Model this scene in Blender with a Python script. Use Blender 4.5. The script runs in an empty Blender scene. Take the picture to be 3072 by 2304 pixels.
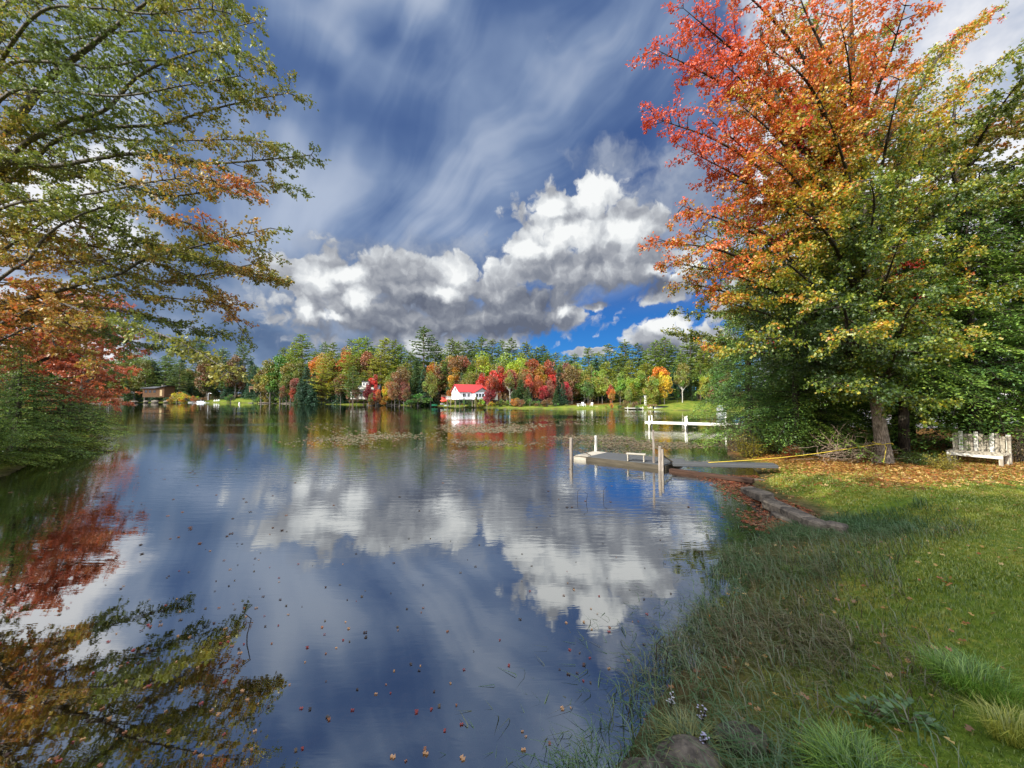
import bpy, math, random
import numpy as np
from mathutils import Vector, Matrix

# ---------------------------------------------------------------- camera
S = bpy.context.scene
COL = S.collection
CAMH, FPX, PITCH = 2.4, 390.0, math.radians(2.057)
cam_d = bpy.data.cameras.new('camera')
cam = bpy.data.objects.new('camera', cam_d)
COL.objects.link(cam)
cam.location = (0, 0, CAMH)
cam.rotation_euler = (math.radians(90) + PITCH, 0, 0)
cam_d.sensor_width = 36.0
cam_d.lens = FPX / 1024 * 36.0
cam_d.clip_start = 0.05
cam_d.clip_end = 5000
S.camera = cam
S.render.resolution_x, S.render.resolution_y = 1024, 768
S.view_settings.view_transform = 'Standard'
S.view_settings.look = 'None'
S.view_settings.exposure = 0.28
S.view_settings.gamma = 1
S.cycles.max_bounces = 6
S.cycles.diffuse_bounces = 3
S.cycles.glossy_bounces = 3
S.cycles.transmission_bounces = 4
S.cycles.transparent_max_bounces = 6
S.cycles.caustics_reflective = False
S.cycles.caustics_refractive = False
S.cycles.use_denoising = True

def ray(px, py):
    u, v = (px - 512) / FPX, (384 - py) / FPX
    c, s = math.cos(PITCH), math.sin(PITCH)
    return np.array([u, c - v * s, s + v * c])
def at(px, py, Y):
    r = ray(px, py); t = Y / r[1]
    return np.array([r[0] * t, Y, CAMH + r[2] * t])
def gp(px, py, z=0.0):
    r = ray(px, py); t = (z - CAMH) / r[2]
    return np.array([r[0] * t, r[1] * t, z])
def azel(px, py):
    r = ray(px, py); r = r / np.linalg.norm(r)
    return math.atan2(r[0], r[1]), math.asin(r[2])
def lin(c):
    c = np.array(c, float) / 255.0
    return np.where(c <= .04045, c / 12.92, ((c + .055) / 1.055) ** 2.4)
def rgba(c): 
    l = lin(c); return (float(l[0]), float(l[1]), float(l[2]), 1.0)

# ---------------------------------------------------------------- sun
SUN_DIR = np.array([-0.64, -0.50, 0.585]); SUN_DIR /= np.linalg.norm(SUN_DIR)
sd = bpy.data.lights.new('sun', 'SUN'); sd.energy = 5.0; sd.angle = math.radians(0.53)
sd.color = (1.0, 0.93, 0.80)
sun = bpy.data.objects.new('sun', sd); COL.objects.link(sun)
sun.rotation_euler = Vector(SUN_DIR).to_track_quat('Z', 'Y').to_euler()
SUN_EL = math.asin(SUN_DIR[2]); SUN_AZ = math.atan2(SUN_DIR[0], SUN_DIR[1])

# ---------------------------------------------------------------- node helper
class NT:
    def __init__(s, tree): s.t = tree; s.n = tree.nodes; s.l = tree.links
    def new(s, typ, **kw):
        n = s.n.new(typ)
        for k, v in kw.items(): setattr(n, k, v)
        return n
    def put(s, sock, v):
        if v is None: return
        if isinstance(v, bpy.types.NodeSocket): s.l.new(v, sock)
        elif isinstance(v, (tuple, list, np.ndarray)):
            v = [float(x) for x in v]
            if sock.type == 'RGBA' and len(v) == 3: v = v + [1.0]
            sock.default_value = v
        else: sock.default_value = v
    def m(s, op, a, b=None, c=None, clamp=False):
        n = s.new('ShaderNodeMath', operation=op); n.use_clamp = clamp
        s.put(n.inputs[0], a); s.put(n.inputs[1], b); s.put(n.inputs[2], c)
        return n.outputs[0]
    def v(s, op, a, b=None, c=None, scale=None):
        n = s.new('ShaderNodeVectorMath', operation=op)
        s.put(n.inputs[0], a); s.put(n.inputs[1], b); s.put(n.inputs[2], c)
        if scale is not None: s.put(n.inputs['Scale'], scale)
        return n.outputs['Value'] if op in ('LENGTH', 'DOT_PRODUCT', 'DISTANCE') else n.outputs[0]
    def noise(s, vec, scale, detail=4, rough=.5, lac=2.0, dist=0, out='Fac', typ='FBM', dims='3D'):
        n = s.new('ShaderNodeTexNoise'); n.noise_dimensions = dims; n.noise_type = typ
        s.put(n.inputs['Vector'], vec); s.put(n.inputs['Scale'], scale)
        n.inputs['Detail'].default_value = detail; n.inputs['Roughness'].default_value = rough
        n.inputs['Lacunarity'].default_value = lac; n.inputs['Distortion'].default_value = dist
        return n.outputs[out]
    def voro(s, vec, scale, feature='F1', smooth=1.0, out='Distance', detail=0):
        n = s.new('ShaderNodeTexVoronoi', feature=feature)
        s.put(n.inputs['Vector'], vec); s.put(n.inputs['Scale'], scale)
        n.inputs['Detail'].default_value = detail
        if feature == 'SMOOTH_F1': n.inputs['Smoothness'].default_value = smooth
        return n.outputs[out]
    def voro2(s, vec, scale):
        n = s.new('ShaderNodeTexVoronoi', feature='SMOOTH_F1'); n.voronoi_dimensions = '2D'
        s.put(n.inputs['Vector'], vec); s.put(n.inputs['Scale'], scale)
        n.inputs['Smoothness'].default_value = .12
        return n.outputs['Distance']
    def mr(s, val, a, b, c=0.0, d=1.0, typ='SMOOTHSTEP'):
        n = s.new('ShaderNodeMapRange', interpolation_type=typ)
        s.put(n.inputs[0], val)
        for i, x in zip((1, 2, 3, 4), (a, b, c, d)): s.put(n.inputs[i], x)
        return n.outputs[0]
    def mix(s, f, a, b, blend='MIX'):
        n = s.new('ShaderNodeMix', data_type='RGBA', blend_type=blend)
        s.put(n.inputs[0], f); s.put(n.inputs[6], a); s.put(n.inputs[7], b)
        return n.outputs[2]
    def ramp(s, f, stops):
        n = s.new('ShaderNodeValToRGB'); e = n.color_ramp.elements
        while len(e) < len(stops): e.new(0.5)
        for el, (p, c) in zip(e, stops):
            el.position = p; el.color = tuple(float(x) for x in c[:3]) + (1,)
        s.put(n.inputs[0], f); return n.outputs[0]
    def comb(s, x, y, z=0.0):
        n = s.new('ShaderNodeCombineXYZ')
        for i, q in enumerate((x, y, z)): s.put(n.inputs[i], q)
        return n.outputs[0]
    def sep(s, v):
        n = s.new('ShaderNodeSeparateXYZ'); s.put(n.inputs[0], v); return n.outputs

# ---------------------------------------------------------------- world: sky with cloud layers
W = bpy.data.worlds.new('World'); S.world = W; W.use_nodes = True
W.node_tree.nodes.clear()
FILLGAIN = 2.6
SKYGAIN = 2 ** -S.view_settings.exposure

def blob_expr(N, P, blobs):
    """soft elliptical lobes given as (px, py, rx, ry) of where the cloud stands in the sky, kept as azimuth / elevation"""
    cur = None
    for (px, py, rx, ry) in blobs:
        a, e = azel(px, py); a2, _ = azel(px + rx, py); _, e2 = azel(px, py - ry)
        q = N.v('SUBTRACT', P, (a, e, 0)); q = N.v('MULTIPLY', q, (1 / (a2 - a), 1 / (e2 - e), 0))
        d = N.m('SUBTRACT', 1.0, N.v('LENGTH', q))
        cur = d if cur is None else N.m('SMOOTH_MAX', cur, d, .15)
    return cur

CUM = [(594,194,30,28),(575,208,26,26),(550,204,22,22),(562,228,58,38),(620,234,50,34),(530,250,50,28),(580,268,105,32),(640,262,62,30),
       (455,282,34,30),(470,302,85,34),(512,324,96,26),(560,316,34,18),(530,300,60,26),
       (320,280,36,30),(350,300,74,46),(303,311,24,24),(395,280,90,38),(375,318,100,36),(430,328,110,28),(440,300,70,30),
       (662,284,40,19),(690,276,26,14),(676,343,46,30),(704,346,32,28),
       (413,346,20,14),(596,303,18,9),(655,352,24,8),(740,300,40,30),(592,354,30,4)]
BR = [(594,194,34,30),(550,208,26,20),(566,234,60,20),(625,230,34,20),(530,248,36,14),(455,276,28,20),(440,292,34,10),(320,280,26,20),(303,311,16,14),
      (365,300,24,16),(330,318,26,6),(345,275,30,12),(566,310,12,8),(413,344,22,16),(676,324,40,14),(662,272,24,9),(700,268,20,8)]
DK = [(605,292,90,14),(520,328,100,18),(400,336,120,18),(350,334,90,14),(480,308,50,12),(650,286,50,12),(380,300,18,18),(425,304,34,20),(665,352,46,12),(540,300,40,16)]
VEIL = [(660,215,100,60),(610,160,60,34),(700,190,90,80),(440,262,70,34),(370,255,80,30),(340,300,110,60),(450,315,140,40),(560,270,130,50)]


def puff_tex(G, P1):
    """billowing texture of the cumulus: round puffs of three sizes and fine wisps"""
    d = None
    for sc, k in ((11, .44), (25, .26), (58, .13)):
        v = G.voro2(P1, sc); q = G.m('MULTIPLY', G.m('SUBTRACT', .22, G.m('MULTIPLY', v, v)), k * 1.9)
        d = q if d is None else G.m('ADD', d, q)
    fb = G.noise(P1, 17, 6, .62, dims='2D')
    return G.m('ADD', d, G.m('MULTIPLY', G.m('SUBTRACT', fb, .5), .80))

N = NT(W.node_tree)
out = N.new('ShaderNodeOutputWorld')
tc = N.new('ShaderNodeTexCoord'); D = tc.outputs['Generated']
x, y, z = N.sep(D)[:3]
az = N.m('ARCTAN2', x, y); el = N.m('ARCSINE', z)
P = N.comb(az, el, 0.0)
sky = N.new('ShaderNodeTexSky', sky_type='NISHITA'); sky.sun_disc = False
sky.sun_elevation = SUN_EL; sky.sun_rotation = SUN_AZ % (2 * math.pi)
sky.dust_density = .3; sky.ozone_density = 3.0
skyc = N.v('MULTIPLY', sky.outputs[0], (.115 * .50, .115 * .80, .115 * 1.12))
# high cirrus streaks in a flat layer far above (they converge towards the horizon)
zz = N.m('ADD', N.m('MAXIMUM', z, 0.0), .16)
lx = N.m('DIVIDE', x, zz); ly = N.m('DIVIDE', y, zz)
ca, sa = math.cos(math.radians(37)), math.sin(math.radians(37))
across = N.m('ADD', N.m('MULTIPLY', lx, ca), N.m('MULTIPLY', ly, sa))
along = N.m('ADD', N.m('MULTIPLY', lx, -sa), N.m('MULTIPLY', ly, ca))
cw = N.v('ADD', N.comb(across, N.m('MULTIPLY', along, .085), 0.0), N.v('SCALE', N.noise(P, 2.6, 2, out='Color', dims='2D'), scale=.30))
cir = N.noise(cw, 2.7, 5, .5, dims='2D')
cir2 = N.noise(N.comb(az, N.m('MULTIPLY', el, 1.6), 0), 2.6, 4, .5, dims='2D')
darkp = blob_expr(N, P, [(368,112,80,80),(320,70,60,50),(400,40,70,50),(640,150,60,40)])
lightp = blob_expr(N, P, [(300,190,140,70),(430,190,170,60),(560,60,200,70),(480,235,260,50),(235,120,60,120)])
cf = N.m('ADD', N.m('MULTIPLY', cir, 1.15), N.m('MULTIPLY', cir2, .45))
cf = N.m('ADD', cf, N.m('MULTIPLY', N.m('MAXIMUM', darkp, 0.0), -.26))
cf = N.m('ADD', cf, N.m('MULTIPLY', N.m('MAXIMUM', lightp, 0.0), .14))
cf = N.mr(cf, .42, 1.12)
base_hi = N.ramp(cf, [(0, lin((64, 90, 142))), (.33, lin((92, 116, 160))), (.66, lin((130, 150, 184))), (1, lin((184, 196, 216)))])
belt = N.mr(el, math.radians(11), math.radians(19), 1, 0)
beltx = N.mr(az, azel(395, 340)[0], azel(560, 340)[0], 0, 1)
clear = N.m('MULTIPLY', belt, beltx)
sk = N.mix(.12, base_hi, skyc)
blue = N.mix(.85, skyc, N.ramp(N.mr(el, 0, .28), [(0, lin((96, 176, 232))), (.4, lin((40, 130, 214))), (1, lin((34, 96, 180)))]))
sk = N.mix(clear, sk, blue)
lowl = N.m('MULTIPLY', N.mr(el, math.radians(23), math.radians(9), 0, 1), N.mr(az, azel(520, 340)[0], azel(330, 340)[0], 0, 1))
grey = N.ramp(N.noise(N.comb(az, N.m('MULTIPLY', el, 1.6), 0.0), 8, 4, .5, dims='2D'), [(.32, lin((92, 114, 148))), (.5, lin((112, 134, 166))), (.7, lin((150, 166, 192)))])
sk = N.mix(N.m('MULTIPLY', lowl, .9), sk, grey)
ncloud = N.noise(N.comb(az, N.m('MULTIPLY', el, 1.4), 5.0), 5.5, 5, .55, dims='2D')
wl = N.m('MULTIPLY', N.mr(az, azel(225, 300)[0], azel(70, 300)[0], 0, 1), N.mr(el, .62, .25, 0, 1))
wr = N.mr(az, azel(690, 250)[0], azel(820, 250)[0], 0, 1)
wm = N.m('MAXIMUM', N.m('MULTIPLY', wl, .72), wr)
wm = N.mr(N.m('ADD', N.m('MULTIPLY', wm, 1.1), N.m('MULTIPLY', N.m('SUBTRACT', ncloud, .5), 1.5)), .35, .75)
wcol = N.ramp(N.m('ADD', ncloud, N.m('MULTIPLY', cir2, .2)), [(.38, lin((176, 190, 214))), (.68, (1.0, 1.0, 1.02))])
sk = N.mix(N.m('MULTIPLY', wm, .88), sk, wcol)
sk0 = sk
# ---- inside the part of the sky that holds the cumulus
wz = N.noise(P, 9, 2, .5, out='Color', dims='2D')
wz2 = N.noise(P, 38, 3, .55, out='Color', dims='2D')
P1 = N.v('ADD', P, N.v('MULTIPLY', N.v('SUBTRACT', wz, (.5, .5, .5)), (.05, .035, 0)))
P1 = N.v('ADD', P1, N.v('MULTIPLY', N.v('SUBTRACT', wz2, (.5, .5, .5)), (.028, .022, 0)))
fz = N.noise(P1, 9, 4, .6, dims='2D')
vl = N.m('ADD', blob_expr(N, P1, VEIL), N.m('MULTIPLY', N.m('SUBTRACT', fz, .5), 1.6))
vcol = N.ramp(fz, [(.30, lin((118, 134, 162))), (.68, lin((168, 178, 196)))])
sk = N.mix(N.m('MULTIPLY', N.mr(vl, .10, .85), .8), sk, vcol)
M = blob_expr(N, P1, CUM)
t0 = puff_tex(N, P1); t1 = puff_tex(N, N.v('ADD', P1, (-.014, .022, 0)))
d0 = N.m('ADD', M, t0)
br = N.m('MAXIMUM', blob_expr(N, P1, BR), 0.0); dk = N.m('MAXIMUM', blob_expr(N, P1, DK), 0.0)
alpha = N.mr(N.m('ADD', d0, N.m('MULTIPLY', N.m('SUBTRACT', fz, .5), .5)), -.03, N.m('ADD', .27, N.m('MULTIPLY', dk, .55)))
lit = N.m('ADD', N.m('MULTIPLY', N.m('SUBTRACT', t0, t1), .55), N.m('ADD', N.m('MULTIPLY', br, .85), N.m('MULTIPLY', dk, -.50)))
lit = N.m('ADD', lit, N.m('MULTIPLY', N.mr(d0, .05, .7), -.16))
lit = N.m('ADD', lit, N.m('ADD', .60, N.m('MULTIPLY', N.m('SUBTRACT', fz, .5), .36)))
ccol = N.ramp(lit, [(0, lin((102, 109, 126))), (.28, lin((132, 138, 151))), (.52, lin((168, 172, 180))), (.78, lin((214, 218, 222))), (1, lin((248, 250, 250)))])
skc = N.mix(alpha, sk, ccol)
# ---- behind the camera, overhead and round the sun: unseen cloud, brightened for ambient fill
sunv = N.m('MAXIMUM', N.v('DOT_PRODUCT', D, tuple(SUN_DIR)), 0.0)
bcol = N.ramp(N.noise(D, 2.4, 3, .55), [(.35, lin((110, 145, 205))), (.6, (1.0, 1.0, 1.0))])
bcol = N.v('ADD', N.v('SCALE', bcol, scale=FILLGAIN), N.v('SCALE', (1.0, .95, .86), scale=N.m('MULTIPLY', N.m('POWER', sunv, 5.0), 3.0)))
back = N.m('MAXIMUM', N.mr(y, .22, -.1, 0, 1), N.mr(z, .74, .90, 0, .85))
def bgn(c):
    n = N.new('ShaderNodeBackground'); N.put(n.inputs[0], c); n.inputs[1].default_value = SKYGAIN; return n.outputs[0]
def mixs(f, a, b):
    n = N.new('ShaderNodeMixShader'); N.put(n.inputs[0], f); N.l.new(a, n.inputs[1]); N.l.new(b, n.inputs[2]); return n.outputs[0]
inbox = N.m('MULTIPLY', N.m('LESS_THAN', N.m('ABSOLUTE', N.m('SUBTRACT', az, .03)), .68), N.m('LESS_THAN', el, .60))
front = mixs(inbox, bgn(sk0), bgn(skc))
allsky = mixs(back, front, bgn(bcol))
low = mixs(N.m('LESS_THAN', z, -.004), allsky, bgn(lin((70, 80, 80))))
N.l.new(low, out.inputs[0])
W.cycles.sampling_method = 'MANUAL'; W.cycles.sample_map_resolution = 1024

# ================================================================ helpers
R = np.random.default_rng(7)
def tag(o, label=None, cat=None, group=None, kind=None):
    if label: o['label'] = label
    if cat: o['category'] = cat
    if group: o['group'] = group
    if kind: o['kind'] = kind
    return o
def empty(name, loc=(0, 0, 0), rz=0, parent=None):
    o = bpy.data.objects.new(name, None); COL.objects.link(o)
    o.location = tuple(float(v) for v in loc); o.rotation_euler = (0, 0, rz)
    o.empty_display_size = .2
    if parent: o.parent = parent
    return o
def link_mesh(name, me, parent=None, mat=None):
    o = bpy.data.objects.new(name, me); COL.objects.link(o)
    if parent: o.parent = parent
    if mat is not None and not me.materials: me.materials.append(mat)
    return o
def np_mesh(name, V, F, col=None, smooth=False):
    """V (n,3); F (m,k) of equal-sided faces; col (n,3)"""
    me = bpy.data.meshes.new(name)
    V = np.asarray(V, np.float32); F = np.asarray(F, np.int32); m, k = F.shape
    me.vertices.add(len(V)); me.vertices.foreach_set('co', V.ravel())
    me.loops.add(m * k); me.loops.foreach_set('vertex_index', F.ravel())
    me.polygons.add(m); me.polygons.foreach_set('loop_start', np.arange(m, dtype=np.int32) * k)
    me.polygons.foreach_set('loop_total', np.full(m, k, np.int32))
    if smooth: me.polygons.foreach_set('use_smooth', np.ones(m, bool))
    me.update(calc_edges=True)
    if col is not None:
        a = me.color_attributes.new('col', 'FLOAT_COLOR', 'POINT')
        c = np.ones((len(V), 4), np.float32); c[:, :3] = col
        a.data.foreach_set('color', c.ravel())
    return me
class MB:
    """collects boxes, tubes and sheets for one mesh"""
    def __init__(s): s.v = []; s.f = []
    def add(s, V, F):
        b = len(s.v); s.v += [tuple(float(q) for q in p) for p in V]; s.f += [tuple(i + b for i in f) for f in F]; return s
    def box(s, c, size, rz=0, M=None):
        hx, hy, hz = size[0] / 2, size[1] / 2, size[2] / 2
        P = [(x, y, z) for x in (-hx, hx) for y in (-hy, hy) for z in (-hz, hz)]
        cr, sr = math.cos(rz), math.sin(rz)
        P = [(c[0] + x * cr - y * sr, c[1] + x * sr + y * cr, c[2] + z) for x, y, z in P]
        return s.add(P, [(0, 1, 3, 2), (4, 6, 7, 5), (0, 4, 5, 1), (2, 3, 7, 6), (0, 2, 6, 4), (1, 5, 7, 3)])
    def beam(s, a, b, w, h, up=(0, 0, 1)):
        a, b = Vector(a), Vector(b); d = (b - a).normalized(); u = Vector(up)
        sx = d.cross(u); sx = sx.normalized() if sx.length > 1e-4 else Vector((1, 0, 0)); u = sx.cross(d).normalized()
        P = [p + sx * (i * w / 2) + u * (j * h / 2) for p in (a, b) for i, j in ((-1, -1), (1, -1), (1, 1), (-1, 1))]
        return s.add(P, [(0, 1, 2, 3), (7, 6, 5, 4), (0, 4, 5, 1), (1, 5, 6, 2), (2, 6, 7, 3), (3, 7, 4, 0)])
    def tube(s, pts, rad, n=6, cap=True):
        pts = [Vector(p) for p in pts]; rings = []; nx = None
        for i, p in enumerate(pts):
            t = (pts[min(i + 1, len(pts) - 1)] - pts[max(i - 1, 0)]).normalized()
            if nx is None: nx = t.orthogonal().normalized()
            else:
                nx = nx - t * nx.dot(t); nx = nx.normalized() if nx.length > 1e-5 else t.orthogonal().normalized()
            by = t.cross(nx); r = rad[i] if hasattr(rad, '__len__') else rad
            rings.append([p + nx * (r * math.cos(2 * math.pi * k / n)) + by * (r * math.sin(2 * math.pi * k / n)) for k in range(n)])
        V = [q for r in rings for q in r]; F = []
        for i in range(len(pts) - 1):
            for k in range(n):
                F.append((i * n + k, i * n + (k + 1) % n, (i + 1) * n + (k + 1) % n, (i + 1) * n + k))
        if cap: F.append(tuple(range(n - 1, -1, -1))); F.append(tuple((len(pts) - 1) * n + k for k in range(n)))
        return s.add(V, F)
    def prism(s, prof, depth, loc=(0, 0, 0), rz=0, axis='y'):
        """profile in (x,z), extruded along y"""
        n = len(prof); cr, sr = math.cos(rz), math.sin(rz)
        P = [(px, dy, pz) for dy in (0, depth) for px, pz in prof]
        P = [(loc[0] + x * cr - y * sr, loc[1] + x * sr + y * cr, loc[2] + z) for x, y, z in P]
        F = [tuple(range(n)), tuple(range(2 * n - 1, n - 1, -1))] + [(i, n + i, n + (i + 1) % n, (i + 1) % n) for i in range(n)]
        return s.add(P, F)
    def ico(s, c, r, sub=1, jit=.0, seed=0, squash=1):
        import bmesh
        bm = bmesh.new(); bmesh.ops.create_icosphere(bm, subdivisions=sub, radius=1)
        rr = random.Random(seed); r = r if hasattr(r, '__len__') else (r, r, r)
        V = []
        for v in bm.verts:
            k = 1 + rr.uniform(-jit, jit); V.append((c[0] + v.co.x * r[0] * k, c[1] + v.co.y * r[1] * k, c[2] + v.co.z * r[2] * k))
        F = [[v.index for v in f.verts] for f in bm.faces]; bm.free()
        return s.add(V, F)
    def build(s, name, mat=None, parent=None, smooth=False, bevel=0):
        me = bpy.data.meshes.new(name); me.from_pydata(s.v, [], s.f); me.update()
        if bevel:
            import bmesh
            bm = bmesh.new(); bm.from_mesh(me)
            bmesh.ops.bevel(bm, geom=bm.edges[:], offset=bevel, segments=1, affect='EDGES', clamp_overlap=True)
            bm.to_mesh(me); bm.free()
        if smooth: me.polygons.foreach_set('use_smooth', [True] * len(me.polygons))
        return link_mesh(name, me, parent, mat)

def mat(name, fn):
    m = bpy.data.materials.new(name); m.use_nodes = True; m.node_tree.nodes.clear()
    N = NT(m.node_tree); o = N.new('ShaderNodeOutputMaterial'); sh = fn(N)
    m.node_tree.links.new(sh, o.inputs[0]); return m
def principled(N, col, rough=.7, spec=.3, normal=None, metal=0.0):
    n = N.new('ShaderNodeBsdfPrincipled'); N.put(n.inputs['Base Color'], col); N.put(n.inputs['Roughness'], rough)
    N.put(n.inputs['Specular IOR Level'], spec); n.inputs['Metallic'].default_value = metal
    if normal is not None: N.put(n.inputs['Normal'], normal)
    return n.outputs[0]
def bump(N, h, dist=.02, strength=1.0):
    n = N.new('ShaderNodeBump'); N.put(n.inputs['Height'], h); n.inputs['Distance'].default_value = dist; N.put(n.inputs['Strength'], strength)
    return n.outputs[0]
def objco(N): return N.new('ShaderNodeTexCoord').outputs['Object']
def worldco(N): return N.new('ShaderNodeNewGeometry').outputs['Position']
def paint(name, c, rough=.6, var=.12, scale=6, spec=.3, bmp=0):
    c = lin(c)
    def f(N):
        n1 = N.noise(objco(N), scale, 5, .6); n2 = N.noise(objco(N), scale * 6, 3)
        k = N.m('ADD', 1 - var, N.m('MULTIPLY', N.m('ADD', n1, N.m('MULTIPLY', n2, .5)), var * 1.35))
        return principled(N, N.v('SCALE', tuple(c), scale=k), rough, spec, bump(N, n2, bmp) if bmp else None)
    return mat(name, f)
def wood(name, c1, c2, grain=(1.5, 30, 30), rough=.8, stain=.3):
    def f(N):
        g = N.noise(N.v('MULTIPLY', objco(N), grain), 1.0, 6, .65); b = N.noise(objco(N), 2.5, 4)
        c = N.mix(N.mr(g, .3, .7), lin(c1), lin(c2)); c = N.mix(N.mr(b, .5, .8, 0, stain), c, lin((60, 56, 50)))
        return principled(N, c, rough, .2, bump(N, g, .004))
    return mat(name, f)
def leafmat(name, obj=False, trans=.38, gain=1.0):
    def f(N):
        a = N.new('ShaderNodeAttribute'); a.attribute_name = 'col'; c = a.outputs['Color']
        if obj:
            oi = N.new('ShaderNodeObjectInfo'); c = N.mix(1.0, c, oi.outputs['Color'], 'MULTIPLY')
        d = N.new('ShaderNodeBsdfDiffuse'); t = N.new('ShaderNodeBsdfTranslucent')
        N.put(d.inputs[0], c); N.put(t.inputs[0], c)
        mx = N.new('ShaderNodeMixShader'); mx.inputs[0].default_value = trans
        N.l.new(d.outputs[0], mx.inputs[1]); N.l.new(t.outputs[0], mx.inputs[2])
        g = N.new('ShaderNodeBsdfGlossy'); g.inputs[0].default_value = (.9, .95, 1, 1); g.inputs[1].default_value = .45
        m2 = N.new('ShaderNodeMixShader'); m2.inputs[0].default_value = .045
        N.l.new(mx.outputs[0], m2.inputs[1]); N.l.new(g.outputs[0], m2.inputs[2])
        return m2.outputs[0]
    return mat(name, f)
def barkmat(name, c1, c2, sc=(6, 6, 1.2), k=5, moss=0):
    def f(N):
        p = N.v('MULTIPLY', objco(N), sc); n = N.noise(p, k, 6, .65); b = N.noise(objco(N), 1.7, 4)
        c = N.mix(N.mr(n, .35, .68), lin(c1), lin(c2)); c = N.mix(N.mr(b, .5, .75, 0, .45), c, lin((120, 122, 104)) * .9)
        return principled(N, c, .9, .15, bump(N, n, .03))
    return mat(name, f)

M_LEAF = leafmat('leaf'); M_FLEAF = leafmat('far_leaf', True, .3); M_NEEDLE = leafmat('needle', True, .22)
M_BARK = barkmat('bark', (52, 46, 42), (118, 106, 94)); M_BARKG = barkmat('grey_bark', (70, 66, 66), (140, 134, 126))
M_BIRCH = barkmat('birch_bark', (150, 146, 138), (232, 230, 222), (1, 1, 8), 2)
M_DARKBARK = barkmat('dark_bark', (34, 30, 28), (84, 74, 64))
M_PINEBARK = barkmat('pine_bark', (70, 60, 52), (140, 124, 108))

# ================================================================ the lake outline and the ground
near_px = [(579,768),(612,742),(636,697),(668,657),(700,625),(716,580),(738,548),(790,530),(836,520),(800,506),(766,493),(748,482)]
NEAR = [tuple(gp(*p)[:2]) for p in near_px] + [(7.6, 12.0), (8.3, 13.6), (9.1, 16.6), (12.4, 22.5), (15.5, 28.0), (19, 32), (27, 40), (39, 50), (50, 58), (53, 68)]
far_px = [(722,411.0),(690,410.6),(660,410.3),(640,409.4),(600,409.3),(575,409.2),(540,408.7),(520,408.6),(500,408.2),(460,407.4),(446,406.3),(425,405.4),(400,405.2),(370,404.9),(350,404.9),
          (330,404.4),(300,404.1),(290,403.5),(270,403.3),(240,402.9),(200,402.7),(150,402.5),(110,402.4),(85,402.3)]
FAR = [tuple(gp(*p)[:2]) for p in far_px]
LEFT = [(-200, 184), (-165, 150), (-100, 93.5), (-52, 48.5), (-31, 29.3), (-23, 20.5), (-15.6, 12.2), (-15.2, 6), (-14, 1), (-9, -3), (-4.5, -2.2), (-2.2, .1), (-.9, 1.3)]
LAKE = np.array(NEAR + FAR + LEFT)

def sdist(X, Y, poly=LAKE):
    """signed distance to the shoreline, positive on land"""
    P = np.stack([np.asarray(X, float).ravel(), np.asarray(Y, float).ravel()], 1)
    dmin = np.full(len(P), 1e9); ins = np.zeros(len(P), bool); n = len(poly)
    for i in range(n):
        a, b = poly[i], poly[(i + 1) % n]; e = b - a; w = P - a
        t = np.clip((w @ e) / (e @ e), 0, 1); q = w - t[:, None] * e
        dmin = np.minimum(dmin, (q ** 2).sum(1))
        c = ((a[1] <= P[:, 1]) & (P[:, 1] < b[1])) | ((b[1] <= P[:, 1]) & (P[:, 1] < a[1]))
        with np.errstate(divide='ignore', invalid='ignore'):
            xi = a[0] + (P[:, 1] - a[1]) / (b[1] - a[1] if b[1] != a[1] else 1) * e[0]
        ins ^= c & (P[:, 0] < xi)
    d = np.sqrt(dmin); return np.where(ins, -d, d).reshape(np.shape(X))
_ph = R.uniform(0, 6.28, (12, 2)); _fr = R.normal(0, 1, (12, 2))
def wob(X, Y, f):
    s = 0
    for i in range(12): s = s + np.sin(X * _fr[i, 0] * f + Y * _fr[i, 1] * f + _ph[i, 0])
    return s / 5
def ground_z(X, Y):
    X = np.asarray(X, float); Y = np.asarray(Y, float); d = sdist(X, Y)
    near = 1 / (1 + np.exp((np.hypot(X, Y) - 42) / 4))
    hn = .05 * (1 - np.exp(-np.maximum(d, 0) / .25)) + .22 * np.clip((d - .35 - .55 * (Y < 8)) / 1.1, 0, 1) + .035 * np.clip(d, 0, 7) + wob(X + 5, Y, 3.3) * (.012 + .028 * (Y < 8) * np.exp(-(np.maximum(d, 0) / .8) ** 2)) * np.clip(d * 3, 0, 1) - .03 * (Y < 8) * np.exp(-(np.maximum(d, 0) / .7) ** 2)
    lawn = np.exp(-((X - 37) / 13) ** 2) * (Y > 45)
    hf = .35 * (1 - np.exp(-np.maximum(d, 0) / 1.2)) + (.035 + .075 * lawn) * np.clip(d - 1.5, 0, 20) + .05 * np.clip(d - 25, 0, 90)
    leftl = np.exp(-((X + 128) / 38) ** 4) * (Y > 140)
    hf = hf + leftl * .15 * np.clip(d - 1, 0, 20)
    h = np.where(d > 0, near * hn + (1 - near) * hf + wob(X, Y, 1.1) * .018 * np.clip(d, 0, 1), 0)
    dep = -.05 - .75 * (1 - np.exp(d / 2.2)) - .6 * (1 - np.exp(d / 14))
    return np.where(d > 0, h, np.minimum(dep, -.03) * np.clip(-d / .25, 0, 1))
def gz(x, y): return float(ground_z(np.array([x]), np.array([y]))[0])

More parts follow.
